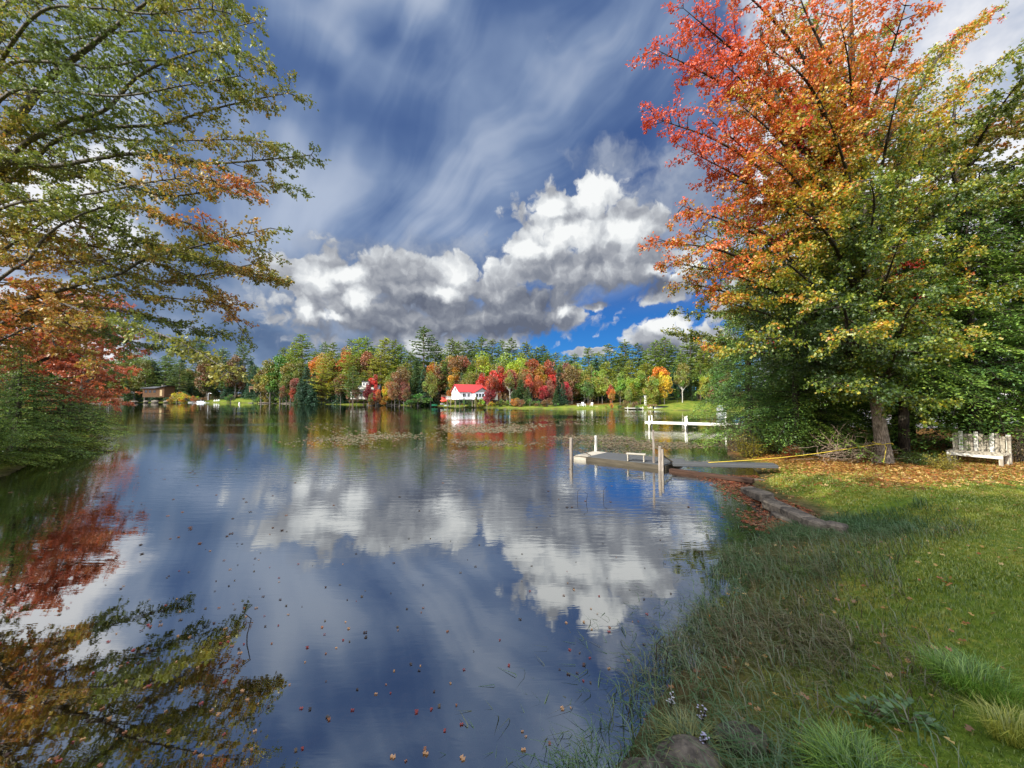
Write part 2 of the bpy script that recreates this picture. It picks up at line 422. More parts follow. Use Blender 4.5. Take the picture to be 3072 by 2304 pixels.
def build_ground():
    n = 620; t = np.linspace(-1, 1, n); s = np.sinh(t * 6.6) / math.sinh(6.6)
    gx = s * 620 + 3.0; gy = s * 620 + 6.0
    X, Y = np.meshgrid(gx, gy); Z = ground_z(X, Y)
    V = np.stack([X, Y, Z], -1).reshape(-1, 3)
    i = np.arange(n * n).reshape(n, n)
    F = np.stack([i[:-1, :-1], i[:-1, 1:], i[1:, 1:], i[1:, :-1]], -1).reshape(-1, 4)
    d = sdist(X, Y)
    nearr = 1 / (1 + np.exp((np.hypot(X, Y) - 42) / 4))
    # zones: r leaf litter, g lawn, b bare mud
    lit = np.clip((Y - 8.9 - .02 * (X - 8)) / .7, 0, 1) * nearr * np.clip((X - 8.0) / 2, 0, 1)
    wood_ = (1 - nearr) * np.clip((d - 7 - 18 * np.exp(-((X + 128) / 38) ** 4) * (Y > 140)) / 5, 0, 1) * (1 - np.exp(-((X - 37) / 15) ** 2) * (Y > 45))
    r = np.clip(lit + wood_, 0, 1); b = np.clip(1.25 - d / np.where(Y < 7.6, 1.25, .5), 0, 1)
    me = np_mesh('ground', V, F, np.stack([r, wood_, b], -1).reshape(-1, 3), True)
    def f(N):
        a = N.new('ShaderNodeAttribute'); a.attribute_name = 'col'; q = N.sep(a.outputs['Color'])
        p = worldco(N); z = N.sep(p)[2]
        n1 = N.noise(p, .9, 5, .6); n2 = N.noise(p, 9, 5, .65); n3 = N.noise(p, 60, 3, .6)
        g = N.ramp(N.m('ADD', N.m('MULTIPLY', n1, .6), N.m('MULTIPLY', n2, .5)), [(.35, lin((58, 78, 26))), (.52, lin((88, 108, 34))), (.62, lin((120, 122, 48))), (.74, lin((130, 112, 62)))])
        v = N.voro(p, 22, out='Color'); vv = N.sep(v)[0]
        l = N.ramp(N.m('ADD', N.m('MULTIPLY', vv, .6), N.m('MULTIPLY', n2, .4)), [(.2, lin((72, 54, 38))), (.42, lin((122, 84, 46))), (.6, lin((168, 112, 52))), (.8, lin((188, 148, 72)))])
        c = N.mix(N.mr(N.m('ADD', q[0], N.m('MULTIPLY', N.m('SUBTRACT', n2, .5), 1.1)), .35, .65), g, l)
        mud = N.ramp(n2, [(.3, lin((46, 38, 30))), (.7, lin((92, 78, 60)))])
        c = N.mix(N.m('MULTIPLY', q[1], .8), c, lin((58, 52, 36)))
        c = N.mix(N.m('MULTIPLY', q[2], .85), c, mud)
        bed = N.ramp(N.m('ADD', N.m('MULTIPLY', n2, .6), N.m('MULTIPLY', N.sep(N.voro(p, 14, out='Color'))[0], .4)), [(.3, lin((36, 32, 28))), (.6, lin((66, 56, 42))), (.85, lin((98, 74, 46)))])
        c = N.mix(N.m('LESS_THAN', z, -.006), c, bed)
        return principled(N, c, .95, .1, bump(N, N.m('ADD', n2, N.m('MULTIPLY', n3, .6)), .03))
    me.materials.append(mat('ground', f))
    tag(link_mesh('ground', me), kind='structure')
build_ground()

def build_water():
    def f(N):
        p = worldco(N); xyz = N.sep(p)
        dist = N.v('LENGTH', p)
        q = N.v('MULTIPLY', p, (1.0, 1.0, 0))
        r1 = N.noise(N.v('MULTIPLY', q, (1.4, 5.5, 1)), 1.0, 3, .55, dist=.6)
        r2 = N.noise(N.v('MULTIPLY', q, (5, 15, 1)), 1.0, 2, .5)
        big = N.noise(N.v('MULTIPLY', q, (.035, .11, 1)), 1.0, 3, .5)
        band = N.mr(big, .42, .62, .25, 1.0)
        near = N.mr(dist, 5, 16, .18, 1.0); farr = N.mr(dist, 40, 110, 1.0, .38)
        st = N.m('MULTIPLY', N.m('MULTIPLY', band, near), farr)
        h = N.m('ADD', N.m('MULTIPLY', r1, 1.0), N.m('MULTIPLY', r2, .22))
        nm = bump(N, h, .0105, st)
        g = N.new('ShaderNodeBsdfGlossy'); g.inputs[0].default_value = (.95, .96, .95, 1); g.inputs[1].default_value = .018; N.put(g.inputs['Normal'], nm)
        tr = N.new('ShaderNodeBsdfTransparent'); tr.inputs[0].default_value = (.55, .52, .42, 1)
        fr = N.new('ShaderNodeFresnel'); fr.inputs[0].default_value = 1.33; N.put(fr.inputs[1], nm)
        fac = N.m('POWER', fr.outputs[0], .25, clamp=True)
        mx = N.new('ShaderNodeMixShader'); N.put(mx.inputs[0], fac); N.l.new(tr.outputs[0], mx.inputs[1]); N.l.new(g.outputs[0], mx.inputs[2])
        return mx.outputs[0]
    b = MB(); b.add([(-320, -40, 0), (160, -40, 0), (160, 260, 0), (-320, 260, 0)], [(0, 1, 2, 3)])
    tag(b.build('lake_water', mat('lake_water', f)), kind='structure')
build_water()

# ================================================================ leaf clouds
def unit(a): return a / np.maximum(np.linalg.norm(a, axis=-1, keepdims=True), 1e-9)
def leaf_mesh(name, C, Dr, Nn, L, Wd, col, fold=.25, material=None, parent=None, shape='kite'):
    """one small folded leaf per centre: C base points, Dr directions, Nn face normals"""
    Dr = unit(Dr); Sd = unit(np.cross(Dr, Nn)); Nn = np.cross(Sd, Dr)
    L = np.asarray(L)[:, None] * np.ones((len(C), 1)); Wd = np.asarray(Wd)[:, None] * np.ones((len(C), 1))
    n = len(C)
    if shape == 'kite':
        pts = [C, C + Dr * L * .45 + Sd * Wd * .5 + Nn * Wd * fold, C + Dr * L, C + Dr * L * .45 - Sd * Wd * .5 + Nn * Wd * fold]
        F = np.array([[0, 1, 2], [0, 2, 3]])
    elif shape == 'lobed':
        pts = [C, C + Dr * L * .30 + Sd * Wd * .50 + Nn * Wd * fold, C + Dr * L * .48 + Sd * Wd * .16, C + Dr * L * .78 + Sd * Wd * .40 + Nn * Wd * fold, C + Dr * L,
               C + Dr * L * .78 - Sd * Wd * .40 + Nn * Wd * fold, C + Dr * L * .48 - Sd * Wd * .16, C + Dr * L * .30 - Sd * Wd * .50 + Nn * Wd * fold]
        F = np.array([[0, 1, 2], [2, 3, 4], [4, 5, 6], [6, 7, 0], [0, 2, 6], [2, 4, 6]])
    k = len(pts); V = np.stack(pts, 1).reshape(-1, 3)
    FF = (np.arange(n)[:, None, None] * k + F[None]).reshape(-1, 3)
    me = np_mesh(name, V, FF, np.repeat(col, k, 0)); me.materials.append(material or M_LEAF)
    return me
def rnd_dir(n, rng=R): return unit(rng.normal(0, 1, (n, 3)))
def mixpal(t, pal):
    """t in 0..1 (n) -> colours along a palette of sRGB stops"""
    P = np.array([lin(c) for c in pal]); x = np.clip(t, 0, .9999) * (len(P) - 1); i = x.astype(int); f = (x - i)[:, None]
    return P[i] * (1 - f) + P[np.minimum(i + 1, len(P) - 1)] * f
def snoise(P, f, seed=0):
    r = np.random.default_rng(seed); s = np.zeros(len(P))
    for i in range(7):
        k = r.normal(0, 1, 3) * f; s += np.sin(P @ k + r.uniform(0, 6.28))
    return s / 3.2

# ================================================================ far tree builders (shared meshes, coloured per tree)
def far_trunk(name, H, r0, top, mb_extra=None, material=None, n=5, wobble=.0, seed=0):
    rr = random.Random(seed); pts = []; rad = []
    for i in range(8):
        t = i / 7; pts.append((rr.uniform(-1, 1) * wobble * t, rr.uniform(-1, 1) * wobble * t, -.6 + (H * top + .6) * t)); rad.append(r0 * (1 - .8 * t))
    m = MB(); m.tube(pts, rad, n)
    if mb_extra: mb_extra(m, rr)
    me_o = m.build(name, material); me = me_o.data; bpy.data.objects.remove(me_o); return me

def make_deciduous(seed, H=10.0, rad=3.4, base=.22, nl=3600, lobes=26, shape=.9, size=.34, bark=None):
    rng = np.random.default_rng(seed); L = []
    cz = H * (base + 1) / 2; hz = H * (1 - base) / 2
    for i in range(lobes):
        while True:
            q = rng.uniform(-1, 1, 3)
            if np.linalg.norm(q) < 1: break
        q = q / max(np.linalg.norm(q), .3) * rng.uniform(.35, .86)
        taper = 1 - max(q[2], 0) * .45 * shape - max(-q[2] - .3, 0) * .6
        L.append((q[0] * rad * taper, q[1] * rad * taper, cz + q[2] * hz, rng.uniform(.16, .36) * rad))
    L = np.array(L); w = L[:, 3] ** 2; k = rng.choice(lobes, nl, p=w / w.sum())
    u = rnd_dir(nl, rng); u[:, 2] *= .95; rr = rng.uniform(.45, 1.08, nl) ** .6
    C = L[k, :3] + u * (rr * L[k, 3])[:, None]
    Dr = unit(u + rnd_dir(nl, rng) * .8 + np.array([0, 0, -.25])); Nn = unit(u * .8 + rnd_dir(nl, rng) * .7 + np.array([0, 0, .4]))
    br = rng.uniform(.72, 1.25, nl) * (1 + .22 * rng.normal(0, 1, lobes)[k]).clip(.55, 1.5)
    col = np.stack([br * rng.uniform(.85, 1.15, nl), br, br * rng.uniform(.8, 1.15, nl)], 1)
    hue = rng.normal(0, .13, lobes)[k]; col[:, 0] *= 1 + hue; col[:, 1] *= 1 - hue
    cr = leaf_mesh('crown', C, Dr, Nn, rng.uniform(.7, 1.4, nl) * size, rng.uniform(.6, 1.1, nl) * size, col.clip(.2, 2), .15, M_FLEAF)
    def limbs(m, r):
        for j in range(9):
            a = r.uniform(0, 6.28); z0 = H * r.uniform(base * .8, .6); ln = rad * r.uniform(.5, .85)
            m.tube([(0, 0, z0), (math.cos(a) * ln * .45, math.sin(a) * ln * .45, z0 + ln * .5), (math.cos(a) * ln, math.sin(a) * ln, z0 + ln * r.uniform(.8, 1.2))], [.07, .05, .02], 4)
    tr = far_trunk('trunk', H, .15, .9, limbs, bark or M_BARKG, 5, .25, seed)
    return cr, tr

def make_pine(seed, H=20.0, base=.22, rad=3.6, gap=.85, per=6, upsweep=.22, tuft=.62, narrow=1.0, nq=7):
    """white pine: whorls of level limbs carrying flat brushes of needles, ragged outline"""
    rng = np.random.default_rng(seed); C = []; Dd = []; Nd = []; Ls = []; br = []
    branches = []
    z = H * base
    while z < H * .985:
        t = (z - H * base) / (H * (1 - base)); prof = (math.sin(min(1, t * 2.6 + .25) * 1.57)) * (1 - t) ** .72
        nb = per if t < .85 else 5
        a0 = rng.uniform(0, 6.28)
        for b in range(nb):
            if rng.random() < .12: continue
            a = a0 + b * 6.283 / nb + rng.normal(0, .25); ln = rad * narrow * prof * rng.uniform(.6, 1.18) + .35
            zz = z + rng.normal(0, .15); branches.append((a, zz, ln, t))
            nt = max(3, int(ln / .32)); s = np.linspace(.25, 1, nt)
            for q in s:
                side = rng.normal(0, .22) * ln * q * .7
                up = (upsweep * (q ** 1.6) - .05) * ln
                p = np.array([math.cos(a) * ln * q - math.sin(a) * side, math.sin(a) * ln * q + math.cos(a) * side, zz + up + rng.normal(0, .06)])
                for e in range(nq):
                    dd = np.array([math.cos(a), math.sin(a), .35]) + rng.normal(0, .75, 3) * np.array([1, 1, .5])
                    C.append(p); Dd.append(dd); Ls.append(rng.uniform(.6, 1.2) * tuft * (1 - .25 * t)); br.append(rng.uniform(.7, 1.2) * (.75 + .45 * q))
        z += gap * rng.uniform(.7, 1.3) * (1 - .35 * t)
    for e in range(14):
        C.append(np.array([0, 0, H - rng.uniform(0, .9)])); Dd.append(np.array([rng.normal(0, .5), rng.normal(0, .5), 1])); Ls.append(.5); br.append(1)
    C = np.array(C); Dd = np.array(Dd); n = len(C); br = np.array(br)
    Nn = unit(np.array([0, 0, 1.0]) + rng.normal(0, .6, (n, 3)))
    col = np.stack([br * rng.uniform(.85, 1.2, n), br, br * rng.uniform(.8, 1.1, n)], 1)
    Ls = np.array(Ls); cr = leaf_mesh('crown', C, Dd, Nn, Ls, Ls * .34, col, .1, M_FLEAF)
    def limbs(m, r):
        for a, zz, ln, t in branches[::2]:
            m.tube([(0, 0, zz), (math.cos(a) * ln * .5, math.sin(a) * ln * .5, zz), (math.cos(a) * ln, math.sin(a) * ln, zz + upsweep * ln)], [.05, .04, .02], 3, False)
        for j in range(10):
            a = r.uniform(0, 6.28); zz = H * r.uniform(.08, base); ln = r.uniform(.5, 1.4)
            m.tube([(0, 0, zz), (math.cos(a) * ln, math.sin(a) * ln, zz - .1)], [.03, .01], 3, False)
    return cr, far_trunk('trunk', H, .24, .97, limbs, M_PINEBARK, 6, .08, seed)

def make_spruce(seed, H=16.0, base=.05, rad=2.7, gap=.5, droop=.28, per=7, tuft=.5):
    rng = np.random.default_rng(seed); C = []; Dd = []; Ls = []; br = []; z = H * base
    while z < H * .98:
        t = (z - H * base) / (H * (1 - base)); a0 = rng.uniform(0, 6.28)
        for b in range(per):
            a = a0 + b * 6.283 / per + rng.normal(0, .3); ln = (rad * (1 - t) ** .85 * rng.uniform(.65, 1.15)) + .15
            zz = z + rng.normal(0, .12)
            for q in np.linspace(.2, 1, max(2, int(ln / .26))):
                for e in range(5):
                    side = rng.normal(0, .2) * ln * (.3 + q * .5)
                    p = np.array([math.cos(a) * ln * q - math.sin(a) * side, math.sin(a) * ln * q + math.cos(a) * side, zz - droop * ln * q ** 1.4 + rng.normal(0, .05)])
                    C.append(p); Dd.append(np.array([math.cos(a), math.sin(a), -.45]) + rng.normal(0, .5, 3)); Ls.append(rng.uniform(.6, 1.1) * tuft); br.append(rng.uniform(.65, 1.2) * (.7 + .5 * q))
        z += gap * rng.uniform(.8, 1.2)
    for e in range(10):
        C.append(np.array([0, 0, H - rng.uniform(0, .8)])); Dd.append(np.array([rng.normal(0, .4), rng.normal(0, .4), 1])); Ls.append(.4); br.append(1)
    C = np.array(C); Dd = np.array(Dd); n = len(C); br = np.array(br)
    Nn = unit(np.array([0, 0, 1.0]) + rng.normal(0, .5, (n, 3))); Ls = np.array(Ls)
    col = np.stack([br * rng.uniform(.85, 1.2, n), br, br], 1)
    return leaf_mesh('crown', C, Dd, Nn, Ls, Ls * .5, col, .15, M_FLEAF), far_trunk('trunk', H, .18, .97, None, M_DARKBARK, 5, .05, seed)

DEC = [make_deciduous(i + 10, 10, [2.8, 3.2, 2.5, 3.4, 2.7, 2.2][i], [.08, .16, .06, .2, .24, .05][i], 5600, 44, size=.25) for i in range(6)]
BUSH = [make_deciduous(i + 40, 3.0, 1.7, -.05, 1100, 14, .3, .22) for i in range(4)]
BIRCHT = make_deciduous(60, 10, 2.6, .38, 1900, 20, .8, .3, M_BIRCH)
PINE = [make_pine(i + 70, 20, [.2, .3, .12, .38, .08][i], [4.4, 3.8, 4.9, 4.0, 5.1][i], [.95, .85, 1.0, .9, 1.05][i], 6, .2, .66, 1, 9) for i in range(5)]
BAREPINE = make_pine(81, 20, .6, 2.6, .7, 6)
SPRUCE = [make_spruce(i + 90, 16, [.04, .08, .03][i], [2.9, 2.4, 3.3][i]) for i in range(3)]
PAL = dict(pine=(114, 134, 56), pine_y=(142, 154, 58), pine_d=(98, 120, 58), spruce=(66, 92, 46), spruce_b=(58, 88, 62), teal=(48, 90, 70), red=(200, 66, 44), crimson=(158, 54, 56), orange=(180, 112, 50),
           orred=(170, 84, 46), rust=(128, 98, 54), brown=(136, 100, 58), olive=(122, 124, 44), ygreen=(158, 160, 44), yellow=(204, 172, 40), green=(88, 122, 44), lime=(134, 150, 58), mauve=(146, 92, 72), goldb=(186, 134, 42))
CWORD = dict(pine='green', pine_y='yellow-green', pine_d='dark green', spruce='dark green', spruce_b='dark bluish green', teal='teal green', red='bright red', crimson='crimson', orange='orange', orred='orange-red',
             rust='rusty orange-brown', brown='dull brown', olive='olive green', ygreen='yellow-green', yellow='golden yellow', green='leafy green', lime='light green', mauve='muted purple-brown', goldb='gold and brown')
AREAS = [(0, 118, 'at the far left shore'), (118, 172, 'around the brown cabin'), (172, 236, 'by the moored jet ski'), (236, 300, 'around the raised wooden deck'),
         (300, 345, 'around the white-trunked birch'), (345, 382, 'around the pale grey house'), (382, 443, 'midway between the grey and red-roofed houses'), (443, 503, 'around the red-roofed white house'),
         (503, 560, 'right of the red-roofed house'), (560, 612, 'behind the beach with chairs'), (612, 655, 'behind the far railed dock'), (655, 740, 'around the sloping green lawn'), (740, 1400, 'behind the near right trees')]
FARREG = []
def far_tree(kind, src, px, ytop, D, colr, w=1.0, H0=None, ybase=None, hero=False):
    """a tree at distance D seen at column px whose top reaches row ytop"""
    X = (px - 512) / FPX * D / math.cos(PITCH) * 1.0; p = at(px, ytop, D); X = p[0]
    z0 = max(gz(X, D), .05) if ybase is None else at(px, ybase, D)[2]
    h = max(p[2] - z0, .6); name = {'pine': 'pine_tree', 'spruce': 'spruce_tree', 'maple': 'maple_tree', 'birch': 'birch_tree', 'bush': 'shore_bush'}[kind]
    srcH = {'pine': 20.0, 'spruce': 16.0, 'maple': 10.0, 'birch': 10.0, 'bush': 3.0}[kind]
    sz = h / srcH; o = empty(name, (X, D, z0), R.uniform(0, 6.28))
    sx = sz * w * (1.38 if kind == 'pine' else 1.1) if kind in ('pine', 'spruce') else sz * w * (.84 if kind == 'maple' else 1.0)
    o.scale = (sx, sx, sz)
    c = lin(PAL[colr]) * R.uniform(.88, 1.12); c = c * R.uniform(.92, 1.08, 3)
    cr = link_mesh('foliage' if kind == 'bush' else 'crown', src[0], o); cr.color = (float(c[0]), float(c[1]), float(c[2]), 1)
    link_mesh('stem' if kind == 'bush' else 'trunk', src[1], o)
    FARREG.append((o, kind, colr, px, ytop, D)); return o

def T(lst, kind, colr=None):
    for it in lst:
        px, yt, D, c = it[0], it[1], it[2], it[3]; w = it[4] if len(it) > 4 else 1.0
        if px < 258 and kind in ('pine', 'spruce', 'maple'): D = max(D, 200) + R.uniform(6, 16)
        src = {'pine': PINE, 'spruce': SPRUCE, 'maple': DEC, 'bush': BUSH}.get(kind)
        s = BIRCHT if kind == 'birch' else (BAREPINE if len(it) > 5 and it[5] == 'bare' else src[int(R.integers(len(src)))])
        far_tree(kind, s, px, yt, D, c, w)
# skyline pines, left to right
T([(199,337,196,'pine_d',1.1,'bare'),(223,347,205,'pine_d'),(243.5,343,200,'pine_d',.9,'bare'),(284,347,192,'pine'),(302.4,334,180,'pine'),(296,342,186,'pine_y'),(316,350,176,'pine'),(325,342,172,'pine_d',.8),
   (333,343,168,'pine'),(345,350,160,'pine'),(351,339,158,'pine_d',.8),(359,338,150,'pine_y',1.1),(366,336.7,156,'pine',.8),(372,347,160,'pine'),(385,337.6,148,'pine_y',1.1),(395.5,340,152,'pine',.8),(401,344,150,'pine'),
   (424,326,140,'pine_d',1.0),(437,344,146,'pine'),(411,352,150,'pine'),(452,338,138,'pine',.9),(458.7,341,142,'pine',.9),(467,340,150,'pine_d',.8),(473,341,150,'pine_d',.8),(481.7,336,140,'pine',.95),
   (492.5,339.6,146,'pine_d',.8),(502.6,340,142,'pine',.9),(512,338,146,'pine_d',.85),(526.4,341.6,134,'pine',1.0),(536.6,347,138,'pine'),(543,344.6,140,'pine_d',.8),(556,352,140,'pine'),(566,355,135,'pine'),(574.6,353.7,130,'pine_d'),
   (588.5,347.6,120,'pine'),(598,352,118,'pine_y'),(609,344,114,'pine',1.1),(624.7,340,112,'pine',1.1),(638,343,116,'pine_d'),(647,350,112,'pine'),(655.8,340,108,'pine'),(665.3,337,106,'pine',1.05),(672,345,104,'pine_d'),
   (690.2,334.5,102,'pine',1.1),(696,337,104,'pine_d',.9),(714,337.4,98,'pine',1.2),(703,348,98,'pine_y'),(728,340,96,'pine')], 'pine')
# second storey of conifers in front of them
T([(152,358,198,'pine_d'),(166,355,200,'pine_d'),(180,362,196,'pine_d'),(210,356,196,'pine_d'),(232,362,194,'pine_d'),(254,364,192,'pine_d'),(310,362,165,'pine'),(353,366,119,'pine_d',.9),(472,364,116,'pine_d'),(330,352,150,'pine_y',1.2),(406,362,134,'pine_y',1.2),(447,360,124,'pine',1.1),(514,362,112,'pine_y',1.1),(536,366,108,'pine',1.0),(560,364,104,'pine',1.1),(576,362,104,'pine_y',1.1),(484,356,122,'pine_y',1.1),(340,365,150,'pine'),
   (354,355,142,'pine_y',1.3),(364,372,136,'pine',1.0),(381,352,136,'pine_y',1.4),(392,368,136,'pine'),(413,375,130,'pine_d'),(420,366,128,'pine'),(442,372,126,'pine_d'),(472,364,116,'pine'),
   (606,362,100,'pine_y',1.3),(619,366,98,'pine',1.3),(630,360,102,'pine_y'),(646,363,94,'pine_y',1.5),(660,372,88,'pine_y',1.3),(590,366,100,'pine_y',1.2),(681,352,96,'pine',1.0),(700,362,92,'pine',1.2),(716,358,88,'pine',1.2),(598,380,96,'pine'),(640,376,90,'pine_y',1.4)], 'pine')
T([(158,366,190,'spruce_b'),(172,370,188,'spruce'),(189,372,188,'spruce_b'),(200,368,190,'spruce'),(216,374,186,'spruce'),(228,370,188,'spruce_b'),(246,376,182,'spruce_b'),(258,374,182,'spruce_b'),(307,366,150,'spruce_b',1.3),(314,372,148,'spruce_b',1.2),(300,378,150,'spruce'),
   (336,362,150,'spruce_b'),(342,372,146,'spruce_b'),(417,360,124,'spruce',1.2),(424,368,120,'spruce_b',1.2),(410,378,122,'spruce'),(432,376,122,'spruce'),(444,360,126,'spruce_b'),(452,366,120,'spruce'),(462,372,116,'spruce_b'),
   (521,379,97,'spruce',1.6),(514,388,95,'spruce',1.4),(528,386,95,'spruce',1.4),(559,368,100,'spruce_b',1.0),(563,382,94,'spruce_b',1.2),(556,388,93,'spruce',1.3),(674,366,96,'teal',1.1),(670,374,94,'teal',1.0),(688,374,92,'spruce',1.2),
   (706,380,86,'spruce',1.4),(694,384,88,'spruce'),(722,376,82,'spruce',1.4),(650,380,86,'pine_y',1.3),(140,372,190,'spruce_b'),(128,376,192,'spruce')], 'spruce')
T([(92,352,190,'orange',1.2),(102,350,196,'rust',1.1),(84,362,188,'orred',1.1),(112,362,190,'rust'),(124,346,180,'olive',1.4),(136,352,184,'olive',1.2),(118,372,186,'ygreen',.9),(146,356,190,'olive'),(189,366,196,'olive'),(208,350,200,'rust'),(236,352,200,'rust'),
   (262,360,172,'olive',1.1),(271,356,170,'olive',1.3),(281,352,168,'green',1.3),(291,360,166,'olive',1.2),(287,372,160,'olive',1.1),(299,358,164,'olive'),(283,384,156,'rust',.8),(293,384,154,'orred',.9),(296,376,156,'mauve',1.0),
   (320,354,164,'goldb',1.1),(326,349,160,'goldb',1.0),(331,358,156,'rust',1.2),(322,372,150,'rust',1),(336,376,148,'brown',1),(346,347,152,'orange',1.0),(357,386,119,'brown',.8),(371,390,117,'olive',.9),(341,372,142,'rust',1.1),(350,384,136,'rust',1.0),(368.6,348,146,'rust',1.2),(373.5,368,128,'red',.8),
   (368,383,124,'crimson',1.0),(376,384,122,'red',1.0),(378,388,118,'orange',.8),(387,380,120,'yellow',1.0),(392,372,122,'olive',1.1),(400,363,118,'rust',1.2),(395,383,116,'brown',1.2),(404,380,116,'mauve',1.2),(407,386,114,'brown',1.1),
   (434,352,128,'goldb',1.1),(440,358,124,'rust',1.1),(431,372,118,'olive',1.0),(449,352,128,'olive',1.0),(461.6,352,120,'rust',1.3),(455,364,118,'goldb',1.1),(470,372,112,'olive',1.2),(483,352,118,'ygreen',1.3),(476,362,112,'olive',1.1),
   (483,366,103,'red',1.0),(487,387,92,'crimson',.9),(476,393,91,'olive',.5),(464,397,91.5,'green',.5),(497,358,104,'red',1.05),(493,372,101,'orred',1.1),(504,366,108,'goldb',1.0),(491,384,99,'crimson',1.0),(510,367,104,'mauve',1.1),(517,358,112,'ygreen',1.2),(507,354,116,'olive',1.2),(523,354,116,'olive'),(520,349,122,'goldb',1.0),
   (532,356,103,'orred',1.35),(525,368,101,'rust',1.0),(541,362,102,'goldb',1.1),(549,357,104,'orred',.9),(553,364,102,'red',.8),(544,384,96,'crimson',1.4),(538,376,99,'orred',.9),(550,378,97,'mauve',1.0),(560,356,112,'olive'),
   (567,360,102,'mauve',1.3),(572,366,100,'rust',1.3),(566,380,97,'crimson',1.0),(578,366,104,'orange',1.1),(570,386,95,'mauve',1),(584,368,100,'lime',1.2),(592,364,98,'lime',1.4),(602,370,96,'lime',1.2),(588,380,95,'green',1.1),
   (610.6,380,90,'orred',.85),(612,388,88,'goldb',.9),(620,370,94,'lime',1.1),(630,374,90,'ygreen',.8),(628,386,88,'lime',.8),(640,368,90,'lime',1.2),(659,364,88,'goldb',1.3),(664,372,86,'yellow',.9),(652,374,86,'lime',1.1),(682,360,90,'olive',.9),
   (706,371,84,'ygreen',1.2),(712,384,82,'mauve',1),(718,368,82,'green',1.2),(677,384,88,'green',.9),(726,366,80,'rust',1.1),(727,386,76,'green',1)], 'maple')
T([(332,377,150,'yellow',1.0),(510,372,100,'olive',.8),(682,370,86,'olive',.8),(490,376,99,'orred',.7),(529,374,98,'orred',.8)], 'birch')
# undergrowth along the far shore
ub = []
for px in np.arange(86, 736, 6.5):
    px = px + R.uniform(-2.5, 2.5)
    if 150 < px < 172 or 206 < px < 256 or 427 < px < 446 or 342 < px < 352 or 575 < px < 604 or 640 < px < 722: 
        if R.random() < .93: continue
    ys = np.interp(px, [85, 200, 300, 400, 446, 500, 575, 660, 736], [402.3, 402.7, 403.8, 405.2, 406.3, 408.2, 409.2, 410.3, 411])
    D = CAMH * FPX / (ys - 398) + R.uniform(2, 6)
    ub.append((px, ys - R.uniform(4, 11), D, ['olive','green','green','goldb','lime','brown','ygreen','rust','spruce'][int(R.integers(9))], R.uniform(.8, 1.4)))
ub += [(177,391,184,'yellow',1.2),(184,394,182,'yellow',1.1),(193,396,180,'orange',1.0),(171,397,184,'goldb',.9),(418,394,116,'green',1.8),(411,398,114,'green',1.4),(384,397,122,'goldb',1.3),(372,397,124,'goldb',1.2),(480,399,96,'ygreen',1.4),(490,401,95,'yellow',1.2),(470,402,97,'green',1.3),(500,400,95,'olive',1.3),(538,401,92,'green',1.5),(547,403,91,'lime',1.2)]
T(ub, 'bush')
# the wood goes on behind: further rows, seen between the front trees
for row, (dd, n_) in enumerate([(26, 34), (48, 30)]):
    for i in range(n_):
        px = 88 + (i + R.uniform(.1, .9)) * 645 / n_
        ys = np.interp(px, [85, 200, 300, 400, 446, 500, 575, 660, 736], [402.3, 402.7, 403.8, 405.2, 406.3, 408.2, 409.2, 410.3, 411]); D = CAMH * FPX / (ys - 398) + dd + R.uniform(0, 8)
        if 655 < px: D += 14
        top = 352 + R.uniform(0, 10)
        if R.random() < .6: far_tree('pine', PINE[int(R.integers(5))], px, top, D, ['pine','pine_d'][int(R.integers(2))], 1.2)
        else: far_tree('spruce', SPRUCE[int(R.integers(3))], px, top + 4, D, 'spruce_b', 1.5)
for i in range(12):
    px = 790 + i * 22 + R.uniform(-8, 8); D = R.uniform(46, 60)
    far_tree('pine' if i % 2 else 'spruce', PINE[i % 5] if i % 2 else SPRUCE[i % 3], px, R.uniform(270, 330), D, ['pine','pine_d','spruce'][i % 3], 1.3)
for i in range(9):
    D = R.uniform(60, 150); px = R.uniform(-60, 70)
    far_tree('maple', DEC[i % 6], px, R.uniform(325, 350), D, ['orred','olive','rust','green'][i % 4], 1.3)

ORD = ['first','second','third','fourth','fifth','sixth','seventh','eighth','ninth','tenth','eleventh','twelfth','thirteenth','fourteenth','fifteenth','sixteenth','seventeenth','eighteenth','nineteenth','twentieth']
def label_far():
    keyed = {}
    for rec in FARREG:
        o, kind, colr, px, yt, D = rec
        ar = next((a[2] for a in AREAS if a[0] <= px < a[1]), 'beyond the left bank')
        back = o.get('back'); keyed.setdefault((kind, CWORD[colr], ar), []).append(rec)
    word = {'pine': 'pine', 'spruce': 'spruce', 'maple': 'maple', 'birch': 'birch', 'bush': 'bush'}
    for (kind, cw, ar), rs in keyed.items():
        rs.sort(key=lambda r: r[3]); n = len(rs)
        hs = sorted(rs, key=lambda r: r[4])
        for i, (o, k, c, px, yt, D) in enumerate(rs):
            if n == 1: lb = f"only {cw} {word[k]} {ar}"
            elif n == 2: lb = f"{'left' if i == 0 else 'right'} one of two {cw} {word[k]}s {ar}"
            else: lb = f"{ORD[min(i, 19)]} {cw} {word[k]} from the left {ar}"
            g = {'pine': 'pines on the far shore', 'spruce': 'spruces on the far shore', 'maple': 'maples on the far shore', 'birch': 'birches on the far shore', 'bush': 'bushes along the far waterline'}[k]
            tag(o, lb, {'bush': 'bush'}.get(k, 'tree'), g)
label_far()

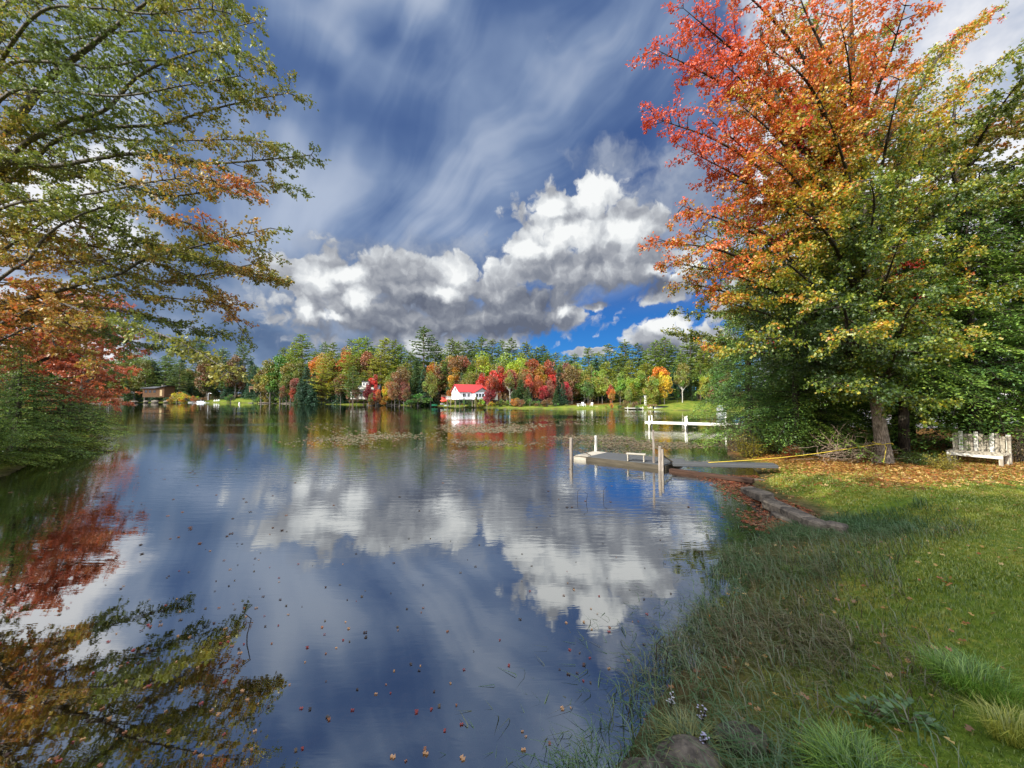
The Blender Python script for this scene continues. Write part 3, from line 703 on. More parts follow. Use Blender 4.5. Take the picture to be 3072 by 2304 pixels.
# ================================================================ far shore: houses, docks, boats
P_WHITE = paint('white_paint', (232, 234, 236), .5, .06); P_RED = paint('red_metal_roof', (170, 52, 50), .4, .10); P_SHADEW = paint('gable_shade_grey', (150, 150, 146), .7, .08)
P_DARKW = paint('window_dark', (22, 26, 32), .15, .1, spec=.6); P_ROOFG = paint('grey_shingle', (74, 76, 80), .85, .15, 12); P_CREAM = paint('pale_siding', (206, 204, 192), .7, .08)
P_BROWN = wood('brown_boards', (70, 50, 36), (104, 76, 50), (30, 30, 1.2)); P_WOODG = wood('weathered_boards', (118, 104, 90), (164, 150, 132)); P_DECK = wood('deck_boards', (132, 96, 76), (176, 136, 112))
P_YEL = paint('yellow_plastic', (224, 208, 40), .4); P_BLUE = paint('blue_plastic', (44, 92, 150), .5); P_GREEN = paint('green_hull', (40, 120, 84), .4); P_ORG = paint('red_orange_plastic', (214, 74, 48), .4)
P_BCOVER = paint('blue_cover', (112, 136, 178), .7, .15); P_BLACK = paint('black_trim', (26, 26, 30), .6); P_SAND = paint('sand', (196, 184, 150), .9, .1, 2); P_TAN = paint('tan_wood', (170, 150, 112), .8)
def rockmat(name, c1, c2):
    def f(N):
        n = N.noise(objco(N), 4, 6, .65); n2 = N.noise(objco(N), 22, 4)
        return principled(N, N.mix(N.mr(N.m('ADD', N.m('MULTIPLY', n, .7), N.m('MULTIPLY', n2, .3)), .38, .62), lin(c1), lin(c2)), .92, .2, bump(N, n2, .02))
    return mat(name, f)
P_ROCK = rockmat('rock', (74, 68, 60), (134, 126, 114)); P_ROCKD = rockmat('dark_rock', (58, 54, 50), (108, 100, 90))

def house_at(name, px, y_floor, D, rz, label, cat='house'):
    p = at(px, y_floor, D); o = empty(name, p, rz); tag(o, label, cat); return o
def wallbox(m, x0, x1, y0, y1, z0, z1): m.box(((x0 + x1) / 2, (y0 + y1) / 2, (z0 + z1) / 2), (x1 - x0, y1 - y0, z1 - z0)); return m
def window(parent, cx, y, cz, w, h, axis='x', panes=2, fm=None):
    """frame with a dark pane on a wall facing -y (axis x) or -x (axis y)"""
    fr = MB(); t = .07
    for a, b, ww, hh in ((0, h / 2, w + t, t), (0, -h / 2, w + t, t), (-w / 2, 0, t, h - t), (w / 2, 0, t, h - t)) + (((0, 0, t * .7, h - t),) if panes > 1 else ()):
        if axis == 'x': fr.box((cx + a, y - .03, cz + b), (ww, .07, hh))
        else: fr.box((y - .03, cx + a, cz + b), (.07, ww, hh))
    f = fr.build('window', fm or P_WHITE, parent)
    pm = MB()
    if axis == 'x': pm.box((cx, y - .006, cz), (w - t, .02, h - t))
    else: pm.box((y - .006, cx, cz), (.02, w - t, h - t))
    pm.build('pane', P_DARKW, f)
# --- red-roofed white lake house on posts
h = house_at('lake_house', 459.2, 399.4, 95, math.radians(30), 'white lake house with bright red metal roof on posts above the shore')
b = MB(); wallbox(b, 0, 7.0, 0, 5.0, 0, 2.0); b.add([(0, 0, 2.0), (0, 5, 2.0), (0, 2.5, 3.7), (7, 0, 2.0), (7, 5, 2.0), (7, 2.5, 3.7)], [(0, 2, 1), (3, 4, 5)])
wallbox(b, 3.4, 7.2, -1.7, -.01, 0, 1.75); b.build('wall', P_WHITE, h)
g = MB(); g.prism([(3.4, 1.76), (7.2, 1.76), (5.3, 2.85)], .12, (0, -1.70, 0)); g.build('gable', P_SHADEW, h)  # grey colour stands in for the shade on this front gable
r = MB(); e = .35
r.add([(-e, -e, 1.86), (7 + e, -e, 1.86), (7 + e, 2.5, 3.80), (-e, 2.5, 3.80), (-e, -e, 1.74), (7 + e, -e, 1.74), (7 + e, 2.5, 3.68), (-e, 2.5, 3.68)], [(0, 1, 2, 3), (4, 7, 6, 5), (0, 4, 5, 1), (0, 3, 7, 4), (1, 5, 6, 2)])
r.add([(-e, 5 + e, 1.86), (7 + e, 5 + e, 1.86), (7 + e, 2.502, 3.80), (-e, 2.502, 3.80), (-e, 5 + e, 1.74), (7 + e, 5 + e, 1.74), (7 + e, 2.502, 3.68), (-e, 2.502, 3.68)], [(0, 3, 2, 1), (4, 5, 6, 7), (0, 1, 5, 4), (0, 4, 7, 3), (1, 2, 6, 5)])
for sgn in (-1, 1):
    xe = 5.3 + sgn * 2.2
    r.add([(xe, -2.0, 1.66), (5.3, -2.0, 2.98), (5.3, 1.9, 2.98), (xe, -.1, 1.66), (xe, -2.0, 1.56), (5.3, -2.0, 2.88), (5.3, 1.9, 2.88), (xe, -.1, 1.56)], [(0, 3, 2, 1) if sgn < 0 else (0, 1, 2, 3), (4, 5, 6, 7) if sgn < 0 else (4, 7, 6, 5), (0, 1, 5, 4), (0, 4, 7, 3)])
r.build('roof', P_RED, h)
for i in range(4): window(h, 3.95 + i * .82, -1.70, 1.0, .6, .85, 'x', 1)
window(h, 1.3, 0, 1.05, .8, .9); window(h, 2.5, 0, 1.05, .6, .9); window(h, 2.5, 0, 2.45, 1.1, .8, 'y'); window(h, 1.2, 0, .9, .7, 1.1, 'y'); window(h, 3.7, 0, .9, .7, 1.1, 'y')
d = MB(); wallbox(d, -1.7, -.01, -.6, 4.5, -.12, -.02); wallbox(d, -1.7, 3.3, -1.5, -.61, -.12, -.02); d.build('deck', P_WOODG, h)
rl = MB()
for a_, b_ in (((-1.7, 4.5), (-1.7, -1.5)), ((-1.7, -1.5), (3.3, -1.5))):
    rl.beam((*a_, .62), (*b_, .62), .06, .06); rl.beam((*a_, .18), (*b_, .18), .04, .04); n = 12
    for i in range(n + 1): x_, y_ = a_[0] + (b_[0] - a_[0]) * i / n, a_[1] + (b_[1] - a_[1]) * i / n; rl.box((x_, y_, .3), (.05, .05, .62))
rl.build('railing', P_WHITE, h)
for x_, y_ in ((-1.5, 4.2), (-1.6, 1.5), (-1.5, -1.3), (.8, -1.3), (2.9, -1.3), (3.5, -1.5), (5.2, -1.5), (7.0, -1.5), (.2, .2), (3.4, .3)):
    MB().box((x_, y_, -.98), (.16, .16, 1.72)).build('post', P_WOODG, h)
# --- its wing
h = house_at('house_wing', 476, 400.0, 99, math.radians(12), 'low white house wing with orange-red roof behind the crimson maple')
b = MB(); wallbox(b, 0, 5.6, 0, 4, 0, 2.2); b.build('wall', P_CREAM, h)
r = MB(); r.add([(-.3, -.3, 2.15), (4.2, -.3, 2.15), (4.2, 2, 3.5), (-.3, 2, 3.5), (4.2, 4.3, 2.15), (-.3, 4.3, 2.15)], [(0, 1, 2, 3), (3, 2, 4, 5), (0, 3, 5), (1, 4, 2)]); r.build('roof', paint('orange_red_roof', (206, 66, 44), .5), h)
r = MB(); r.add([(4.21, -.3, 2.2), (6.0, -.3, 2.2), (6.0, 4.2, 2.6), (4.21, 4.2, 2.6)], [(0, 1, 2, 3)]); r.build('side_roof', P_ROOFG, h)
for x_ in (1.0, 2.6, 4.8): window(h, x_, 0, 1.2, .8, .9)
# --- pale grey house half hidden by trees
h = house_at('grey_house', 350.5, 397.9, 124, math.radians(8), 'pale grey two-storey house half hidden behind red maple and pines')
b = MB(); wallbox(b, 0, 8.2, 0, 6, -.4, 2.0); wallbox(b, 2.0, 6.8, 1.2, 5.5, 2.01, 3.4); wallbox(b, 3.2, 5.2, 1.0, 3.4, 3.41, 5.2); b.build('wall', P_CREAM, h)
r = MB(); r.add([(1.6, .3, 2.15), (8.6, .3, 2.15), (8.6, 3, 4.1), (1.6, 3, 4.1), (8.6, 6.4, 2.15), (1.6, 6.4, 2.15)], [(0, 1, 2, 3), (3, 2, 4, 5), (0, 3, 5), (1, 4, 2)]); r.build('roof', P_ROOFG, h)
r = MB(); r.box((4.2, 2.2, 5.28), (2.4, 2.9, .14)); r.build('dormer_roof', P_ROOFG, h)
for x_ in (.7, 1.8, 3.2, 4.7, 6.0, 7.3): window(h, x_, 0, .95, .7, 1.0)
window(h, 3.8, 1.0, 4.4, .6, .8); window(h, 4.7, 1.0, 4.4, .6, .8); window(h, 5.6, 1.2, 2.7, .9, .9)
for x_ in (2.2, 4.4): MB().box((x_, -.7, 1.0), (.18, .18, 2.9)).build('column', P_WHITE, h)
MB().box((3.3, -.5, 2.06), (3.2, 1.2, .12)).build('porch_roof', P_ROOFG, h)
# --- brown cabin
h = house_at('cabin', 142.5, 396.2, 190, 0, 'small brown wooden cabin with low dark grey roof near the water')
b = MB(); wallbox(b, 0, 10.5, 0, 6, -.5, 4.0); b.add([(10.5, 0, 4), (10.5, 6, 4), (10.5, 6, 5.0), (10.5, 0, 5.0), (5.5, 0, 4), (5.5, 6, 4)], [(0, 3, 4), (1, 5, 2), (0, 1, 2, 3)]); b.build('wall', P_BROWN, h)
r = MB(); r.add([(-.6, -.8, 4.0), (6.5, -.8, 4.05), (12.2, -.8, 5.3), (12.2, 6.6, 5.3), (6.5, 6.6, 4.9), (-.6, 6.6, 4.9), (-.6, -.8, 3.75), (6.5, -.8, 3.8), (12.2, -.8, 5.05)], [(0, 1, 4, 5), (1, 2, 3, 4), (0, 6, 7, 1), (1, 7, 8, 2)]); r.build('roof', P_ROOFG, h)
MB().box((6.8, 3.2, 5.2), (.7, .7, .9)).build('chimney', P_ROCK, h)
MB().box((9.0, -.05, 1.6), (1.1, .1, 3.0)).build('door', P_TAN, h)
for x_ in (1.6, 3.6, 5.8): window(h, x_, 0, 2.3, 1.2, 1.2, 'x', 1, P_BROWN)
# --- cottage hidden at the right behind the hemlocks
h = house_at('cottage', 955, 433, 24, math.radians(-20), 'white cottage glimpsed through the dark hemlock boughs on the right')
b = MB(); wallbox(b, -5, 5, 0, 6, -.8, 3.0); b.add([(-5, 0, 3), (-5, 6, 3), (-5, 3, 4.8), (5, 0, 3), (5, 6, 3), (5, 3, 4.8)], [(0, 2, 1), (3, 4, 5)]); b.build('wall', P_WHITE, h)
r = MB(); r.add([(-5.4, -.5, 2.9), (5.4, -.5, 2.9), (5.4, 3, 5.0), (-5.4, 3, 5.0), (5.4, 6.5, 2.9), (-5.4, 6.5, 2.9)], [(0, 1, 2, 3), (3, 2, 4, 5), (0, 3, 5), (1, 4, 2)]); r.build('roof', P_ROOFG, h)
for x_ in (-3.4, -1.2, 1.4, 3.6): window(h, x_, 0, 1.7, .9, 1.2)

def small(name, px, py, D, rz=0, label='', cat='', group=None, z=None):
    p = at(px, py, D) if z is None else np.array([*at(px, py, D)[:2], z]); o = empty(name, p, rz); tag(o, label, cat, group); return o
# --- raised deck with stairs
o = small('raised_deck', 257, 391.6, 178, 0, 'raised brown wooden deck with railing and stairs at the wood edge', 'deck')
MB().box((0, 1.5, 1.3), (7.4, 3.2, .22)).build('platform', P_DECK, o)
for x_ in (-3.4, -.5, 3.2): MB().box((x_, .1, .45), (.25, .25, 1.5)).build('post', P_DECK, o)
rl = MB(); rl.box((0, 0, 2.35), (7.4, .12, .12)); rl.box((0, 0, 1.8), (7.4, .06, .06))
for i in range(14): rl.box((-3.6 + i * .55, 0, 1.85), (.1, .08, 1.0))
rl.build('railing', P_DECK, o)
MB().beam((3.8, 0, 1.3), (5.2, -.4, -.9), .3, .9).build('stairs', P_WOODG, o)
# --- lamp post
o = small('lamp_post', 208, 400.2, 196, 0, 'slim white lamp post with side arm at the water edge', 'lamp post')
MB().tube([(0, 0, 0), (0, 0, 3.5)], .09, 6).build('pole', P_WHITE, o); MB().tube([(0, 0, 3.4), (.7, 0, 3.6), (1.2, 0, 3.5)], .07, 5).build('arm', P_WHITE, o)
MB().box((1.4, 0, 3.42), (.7, .3, .18)).build('lamp_head', P_WHITE, o)
# --- boats
def hull(name, L, Wd, Hh, mtl, parent, bow=.35):
    m = MB(); st = [(-.5, .8, 1), (-.2, 1, .95), (.15, .92, 1), (.38, .5, 1.08), (.5, .04, 1.2)]; V = []; F = []
    for x_, w_, h_ in st:
        V += [(x_ * L, -w_ * Wd / 2, Hh * h_), (x_ * L, -w_ * Wd * .33, .02), (x_ * L, w_ * Wd * .33, .02), (x_ * L, w_ * Wd / 2, Hh * h_)]
    for i in range(len(st) - 1):
        for k in range(3): F.append((i * 4 + k, i * 4 + k + 1, i * 4 + k + 5, i * 4 + k + 4))
        F.append((i * 4 + 3, i * 4, i * 4 + 4, i * 4 + 7))
    F += [(0, 3, 2, 1), tuple((len(st) - 1) * 4 + k for k in range(4))]
    m.add(V, F); return m.build(name, mtl, parent)
def boat(px, py, D, L, mtl, label, rz=0, seatm=None, cat='boat', name='rowing_boat', Hh=.45, z=None):
    o = small(name, px, py, D, rz, label, cat, z=z); hull('hull', L, L * .34, Hh, mtl, o)
    MB().box((-.05 * L, 0, Hh + .04), (L * .16, L * .27, .07)).build('seat', seatm or P_WOODG, o)
    MB().box((-.30 * L, 0, Hh + .04), (L * .1, L * .25, .07)).build('seat', seatm or P_WOODG, o); return o
o = boat(174.5, 399.0, 195, 3.4, P_BCOVER, 'blue covered boat pulled up beside the golden bush', .5, P_BCOVER); MB().box((0, 0, .7), (2.2, .9, .35)).build('cover', P_BCOVER, o)
o = boat(193, 400.2, 196, 4.0, P_WHITE, 'white boat moored left of the jet ski', .1, P_BLACK, z=.05); MB().box((.3, 0, .75), (.9, .8, .35)).build('windscreen', P_WHITE, o)
o = small('jet_ski', 200.5, 400.2, 194, .2, 'white jet ski on the floating dock by the lamp post', 'jet ski', z=.35)
hull('hull', 3.0, 1.1, .5, P_WHITE, o); MB().box((-.4, 0, .68), (1.3, .42, .3)).build('saddle', P_BLACK, o); MB().beam((.3, 0, .6), (.1, 0, 1.15), .2, .12).build('handlebar', P_WHITE, o)
o = small('floating_dock', 201, 401, 193, 0, 'low white floating dock at the lamp post', 'dock', z=.16)
MB().box((0, 0, 0), (6.5, 2.2, .2)).build('deck', P_WHITE, o)
for x_ in (-3, 3): MB().box((x_, -1.2, .1), (.14, .14, 1.0)).build('post', P_WHITE, o)
boat(337.5, 401.2, 150, 2.4, P_WHITE, 'small white boat at the foot of the white-trunked birch', .3)
def kayak(px, py, D, mtl, label, rz=0, L=3.2, z=None, grp_=None):
    o = small('kayak', px, py, D, rz, label, 'kayak', grp_, z); m = MB()
    xs = np.linspace(-.5, .5, 9); pts = [(x_ * L, 0, .16 + .10 * (2 * x_) ** 4) for x_ in xs]; m.tube(pts, [max(.03, .27 * (1 - (2 * x_) ** 2) ** .6) for x_ in xs], 8); m.build('hull', mtl, o, True)
    MB().tube([(-.25, 0, .40), (.25, 0, .40)], [.17, .17], 8).build('cockpit', P_BLACK, o); return o
kayak(348, 400.9, 148, P_YEL, 'yellow kayak lying on the grass near the birch', 0, 3.4)
kayak(443.8, 401.6, 100, P_ORG, 'lowest orange-red kayak beside the house deck', 0, 1.9); kayak(445.0, 400.2, 101, P_ORG, 'middle orange-red kayak stacked beside the house deck', .1, 1.9, grp_=None); kayak(444.3, 398.6, 102, paint('red_plastic', (190, 40, 36)), 'topmost red kayak stacked beside the house deck', -.1, 1.9)
o = small('kayak_rack', 444.6, 402.4, 101, 0, 'wooden rack holding the stacked red kayaks', 'rack')
for x_ in (-.75, .75): MB().box((x_, .3, .9), (.09, .5, 2.0)).build('post', P_DECK, o)
for z_ in (.25, .62, 1.0, 1.6, 1.85): MB().box((0, .3, z_), (1.45, .4, .06)).build('rail', P_DECK, o)
o = boat(434.5, 405.9, 103, 1.5, P_GREEN, 'green canoe turned over on the bank left of the red-roofed house', .2, P_GREEN, 'canoe', 'canoe', .42)
boat(442.5, 404.6, 102, 1.0, P_WHITE, 'small pale boat behind the green canoe', .4, Hh=.3); boat(446.6, 406.2, 99, 1.3, paint('pale_green_hull', (176, 200, 182)), 'pale green dinghy under the house deck', .1, Hh=.35)
o = small('barrel', 420, 402.0, 118, 0, 'blue plastic barrel at the dark wood edge', 'barrel'); MB().tube([(0, 0, 0), (0, 0, .2), (0, 0, .5), (0, 0, .9)], [.32, .38, .38, .32], 10).build('drum', P_BLUE, o, True); MB().tube([(0, 0, .9), (0, 0, .95)], .34, 10).build('lid', P_BLUE, o)
# --- chairs and picnic table on the beaches
def beach_chair(px, py, D, label, grp_, sc=1.0, rz=0, mtl=None):
    o = small('lawn_chair', px, py, D, rz, label, 'chair', grp_); o.location.z = gz(o.location.x, o.location.y); o.scale = (sc,) * 3; mt = mtl or P_WHITE
    MB().beam((0, -.3, .34), (0, .25, .26), .55, .05).build('seat', mt, o); MB().beam((0, .22, .24), (0, .55, .98), .55, .05).build('backrest', mt, o)
    for x_ in (-.3, .3): MB().box((x_, -.27, .28), (.07, .07, .56)).build('leg', mt, o); MB().box((x_, -.02, .57), (.12, .62, .04)).build('armrest', mt, o)
for i, (px, w_) in enumerate(((214.2, 'leftmost'), (216.4, 'middle'), (218.5, 'rightmost'))): beach_chair(px, 396.6, 200, f'{w_} of three white lawn chairs on the distant left lawn', 'white chairs on the left lawn', .95, .3)
beach_chair(583.8, 406.7, 88, 'white chair on the beach right of the table', None, 1.0, .4); beach_chair(591.5, 406.9, 88, 'pale reclined chair at the right end of the beach', None, .9, -.5, P_CREAM)
o = small('picnic_table', 579.3, 407.0, 89, .1, 'white picnic table on the small beach', 'table')
MB().box((0, 0, .72), (.95, .7, .05)).build('table_top', P_WHITE, o)
for y_ in (-.55, .55): MB().box((0, y_, .42), (.95, .22, .04)).build('bench', P_WHITE, o)
for x_ in (-.35, .35):
    for sg in (-1, 1): MB().beam((x_, sg * .45, 0), (x_, sg * .1, .7), .07, .07).build('leg', P_WHITE, o)
sb = MB(); pts = [gp(573, 408.6), gp(582, 408.8), gp(594, 409.0), gp(600, 409.1)]
sb.add([(*p[:2], .03) for p in pts] + [(p[0] + .2, p[1] + 3.2, .42 + .1) for p in reversed(pts)], [tuple(range(8))]); tag(sb.build('beach', P_SAND), kind='structure')
# --- shore dock with railing, dark speedboat, pale platforms
o = small('shore_dock', 645, 409.6, 82, .05, 'pale low dock along the shore left of the green lawn', 'dock', z=.28)
MB().box((-2.2, .3, 0), (3.6, 1.4, .14)).build('deck', P_CREAM, o); MB().box((3.2, .3, .02), (4.6, 1.3, .14)).build('walkway', P_WHITE, o)
rl = MB(); rl.beam((.6, -.2, .7), (2.5, -.2, .7), .07, .07); rl.beam((.6, -.2, .4), (2.5, -.2, .4), .05, .05); rl.beam((.2, -.2, .8), (.9, -.2, .05), .07, .07)
for x_ in (.65, 1.2, 1.8, 2.45): rl.box((x_, -.2, .4), (.07, .07, .7))
rl.build('railing', P_DECK, o)
for x_ in (-3.8, -.6, 1.0, 5.2): MB().box((x_, -.32, -.1), (.12, .1, .9)).build('post', P_CREAM, o)
o = small('speedboat', 662.5, 409.2, 80, .1, 'dark covered speedboat moored right of the railed dock', 'boat', z=.02)
hull('hull', 3.6, 1.3, .42, P_WHITE, o); MB().prism([(-1.6, .43), (1.5, .5), (.6, .72), (-.9, .78)], 1.1, (0, -.55, 0)).build('cover', P_BLACK, o); MB().box((-1.9, 0, .5), (.3, .3, .6)).build('outboard_motor', P_BLACK, o)
for px, w_ in ((645.6, 'left'), (653.2, 'right')):
    o = small('gate_pillar', px, 405.5, 88, 0, f'{w_} one of two white pillars behind the railed dock', 'pillar', 'white pillars behind the dock'); MB().box((0, 0, 1.0), (.45, .4, 2.2)).build('shaft', P_WHITE, o); MB().box((0, 0, 2.16), (.6, .55, .12)).build('capital', P_WHITE, o)
# --- pontoon boat with canopy
o = small('pontoon_boat', 721.5, 411.0, 71, 0, 'white pontoon boat with canopy at the right end of the green lawn', 'boat', z=.05)
for x_ in (-.45, .45): MB().tube([(x_, -1.3, .12), (x_, 1.6, .12)], .17, 8).build('pontoon', P_WHITE, o, True)
MB().box((0, .1, .34), (1.3, 2.9, .1)).build('deck', P_WHITE, o)
f_ = MB()
for x_ in (-.62, .62): f_.box((x_, .1, .62), (.05, 2.8, .44))
f_.box((-.35, -1.3, .62), (.5, .05, .44)); f_.box((.35, -1.3, .62), (.5, .05, .44)); f_.build('fence', P_WHITE, o)
MB().prism([(-.66, 1.28), (.66, 1.28), (.5, 1.42), (0, 1.47), (-.5, 1.42)], 1.9, (0, -.9, 0)).build('canopy', paint('canopy_cloth', (176, 200, 196)), o)
for x_ in (-.58, .58):
    for y_ in (-.8, .9): MB().tube([(x_, y_, .4), (x_, y_, 1.3)], .02, 5).build('canopy_pole', P_WHITE, o)
MB().box((.1, .1, .7), (.5, .4, .6)).build('console', P_BCOVER, o); MB().box((-.3, .7, .6), (.5, .5, .4)).build('seat', P_BLACK, o)
o.scale = (.66, .66, .66)
# --- buoy, fence, rocks, far left bits
o = small('mooring_buoy', 239.3, 404.0, 150, 0, 'small white mooring buoy out on the dark water', 'buoy', z=0)
MB().tube([(0, 0, -.2), (0, 0, .1), (0, 0, .45), (0, 0, .75)], [.2, .28, .28, .12], 10).build('float', P_WHITE, o, True); MB().tube([(0, 0, .4), (0, 0, .5)], .30, 10).build('band', P_ORG, o)
o = small('board_fence', 206, 396, 214, 0, 'long low brown board fence behind the lamp post', 'fence')
m = MB()
for i in range(44): m.box((-11 + i * .52, 0, 1.1), (.48, .06, 2.3))
m.build('boards', P_BROWN, o); m = MB(); m.box((0, .06, .6), (23, .08, .12)); m.box((0, .06, 1.9), (23, .08, .12)); m.build('rail', P_BROWN, o)
o = small('rail_fence', 115, 400.6, 196, .05, 'pale rustic rail fence at the far left shore', 'fence')
for i in range(9): MB().tube([(-4 + i, 0, -.2), (-4 + i, 0, 1.4)], .09, 5).build('post', P_WOODG, o)
for z_ in (.5, 1.1): MB().tube([(-4, 0, z_), (0, 0, z_ + .05), (4, 0, z_)], .07, 5).build('rail', P_WOODG, o)
o = small('wooden_dock', 122, 402.3, 188, 0, 'low grey wooden dock at the far left shore', 'dock', z=.3); MB().box((0, 0, 0), (5, 1.6, .15)).build('deck', P_WOODG, o)
for x_ in (-2.2, 0, 2.2): MB().box((x_, -.9, -.1), (.15, .15, .9)).build('post', P_WOODG, o)
ROCKS = [(265,402.9,176,2.9,.55,'broad flat grey'),(288,403.6,166,2.6,.6,'long pale grey'),(321,404.0,158,2.3,.45,'flat light grey'),(327.5,401,154,.8,.6,'small rounded'),(363,404.0,140,1.6,.5,'low pale'),(371,404.0,136,1.5,.9,'dark craggy'),
         (378,404.0,134,1.1,.6,'small craggy'),(395,404.6,132,2.0,.35,'flat whitish'),(388,404.4,134,.9,.4,'small white'),(98,402.9,185,2.2,.7,'large pinkish white'),(93,402.6,190,1.8,.6,'pinkish grey'),(134,401,190,1.8,.7,'grey brown'),(146,400.6,190,1.4,1.0,'rough brown'),
         (155,400.2,190,1.6,1.3,'tall pale brown'),(166,400.2,190,1.2,.9,'tan'),(181,400.5,190,1.0,.6,'small tan'),(251,403,180,1.2,.4,'low brownish'),(276,403.4,172,1.0,.35,'tiny flat'),(605,409.1,86,.6,.25,'small brown'),(686,409.8,78,.7,.2,'thin flat tan'),(528,408.6,94,.9,.35,'dark low')]
for i, (px, py, D, L, hh, w_) in enumerate(ROCKS):
    p = at(px, py, D); nb = next(a[2] for a in AREAS if a[0] <= px < a[1])
    o = MB().ico((0, 0, 0), (L * R.uniform(.8, 1.2), L * .6, hh * .62), 3, .14, i).build('shore_rock', P_ROCK, None, True); o.location = (p[0], p[1], max(.05, min(p[2], .6))); tag(o, f'{w_} shore rock {nb}', 'rock', 'rocks along the far shore')

# ================================================================ near trees
def spline(ctrl, step=.22):
    P = [np.array(c, float) for c in ctrl]; P = [2 * P[0] - P[1]] + P + [2 * P[-1] - P[-2]]; out_ = []
    for i in range(1, len(P) - 2):
        a, b, c, d = P[i - 1:i + 3]; n = max(2, int(np.linalg.norm(c - b) / step))
        for k in range(n):
            t = k / n; out_.append(.5 * ((2 * b) + (c - a) * t + (2 * a - 5 * b + 4 * c - d) * t * t + (3 * b - a - 3 * c + d) * t ** 3))
    out_.append(P[-2]); return np.array(out_)
class Foliage:
    """twigs and the leaves they carry, gathered for one tree"""
    def __init__(s, seed): s.r = np.random.default_rng(seed); s.C = []; s.D = []; s.br = MB()
    def limb(s, pts, r0, r1, n=6):
        s.br.tube([tuple(p) for p in pts], list(np.linspace(r0, r1, len(pts))), n, False)
    def spray(s, pts, k0=.2, every=.26, ln=(.5, 1.7), flat=.35, droop=.12, twig=.13, leaves=(6, 10), spread=.10, shorten=.55, updir=None):
        """sub-branches left and right of a limb, each with twigs, each twig with leaves"""
        r = s.r; seg = np.linalg.norm(np.diff(pts, axis=0), axis=1); cum = np.concatenate([[0], np.cumsum(seg)]); tot = cum[-1]; a = tot * k0; side = 1
        while a < tot:
            i = min(np.searchsorted(cum, a), len(pts) - 1); p = pts[i]; t = unit(pts[min(i + 1, len(pts) - 1)] - pts[max(i - 1, 0)])
            f = (a / tot); L = r.uniform(*ln) * (1 - shorten * f ** 1.5)
            sd = np.cross(t, [0, 0, 1.0]); sd = unit(sd + 1e-6) * side
            d = unit(t * r.uniform(.35, 1.0) + sd * r.uniform(.6, 1.1) + np.array([0, 0, r.normal(0, flat)]))
            n = max(3, int(L / .16)); q = p.copy(); line = [q.copy()]
            for j in range(n):
                d = unit(d + r.normal(0, .10, 3) + np.array([0, 0, -droop * .3])); q = q + d * L / n; line.append(q.copy())
                if j >= 0:
                    for sg in (-1, 1):
                        if r.random() < .12: continue
                        sd2 = unit(np.cross(d, [0, 0, 1.0]) + 1e-6) * sg
                        td = unit(d * r.uniform(.3, 1) + sd2 * r.uniform(.3, 1) + r.normal(0, .3, 3) + np.array([0, 0, -droop])); tl = twig * r.uniform(.7, 2.2)
                        m = int(r.integers(*leaves)); tt = r.uniform(.15, 1.1, m)[:, None]
                        s.C.append(q + td * tl * tt + r.normal(0, spread * .35, (m, 3))); s.D.append(td * .8 + r.normal(0, .7, (m, 3)) + np.array([0, 0, -.5]))
            s.br.tube([tuple(x) for x in line], list(np.linspace(.012 + .006 * L, .004, len(line))), 3, False)
            m = int(r.integers(*leaves)); s.C.append(q + r.normal(0, .07, (m, 3))); s.D.append(d + r.normal(0, .6, (m, 3)))
            a += every * r.uniform(.6, 1.4); side = -side
    def arrays(s): return np.concatenate(s.C), unit(np.concatenate(s.D))

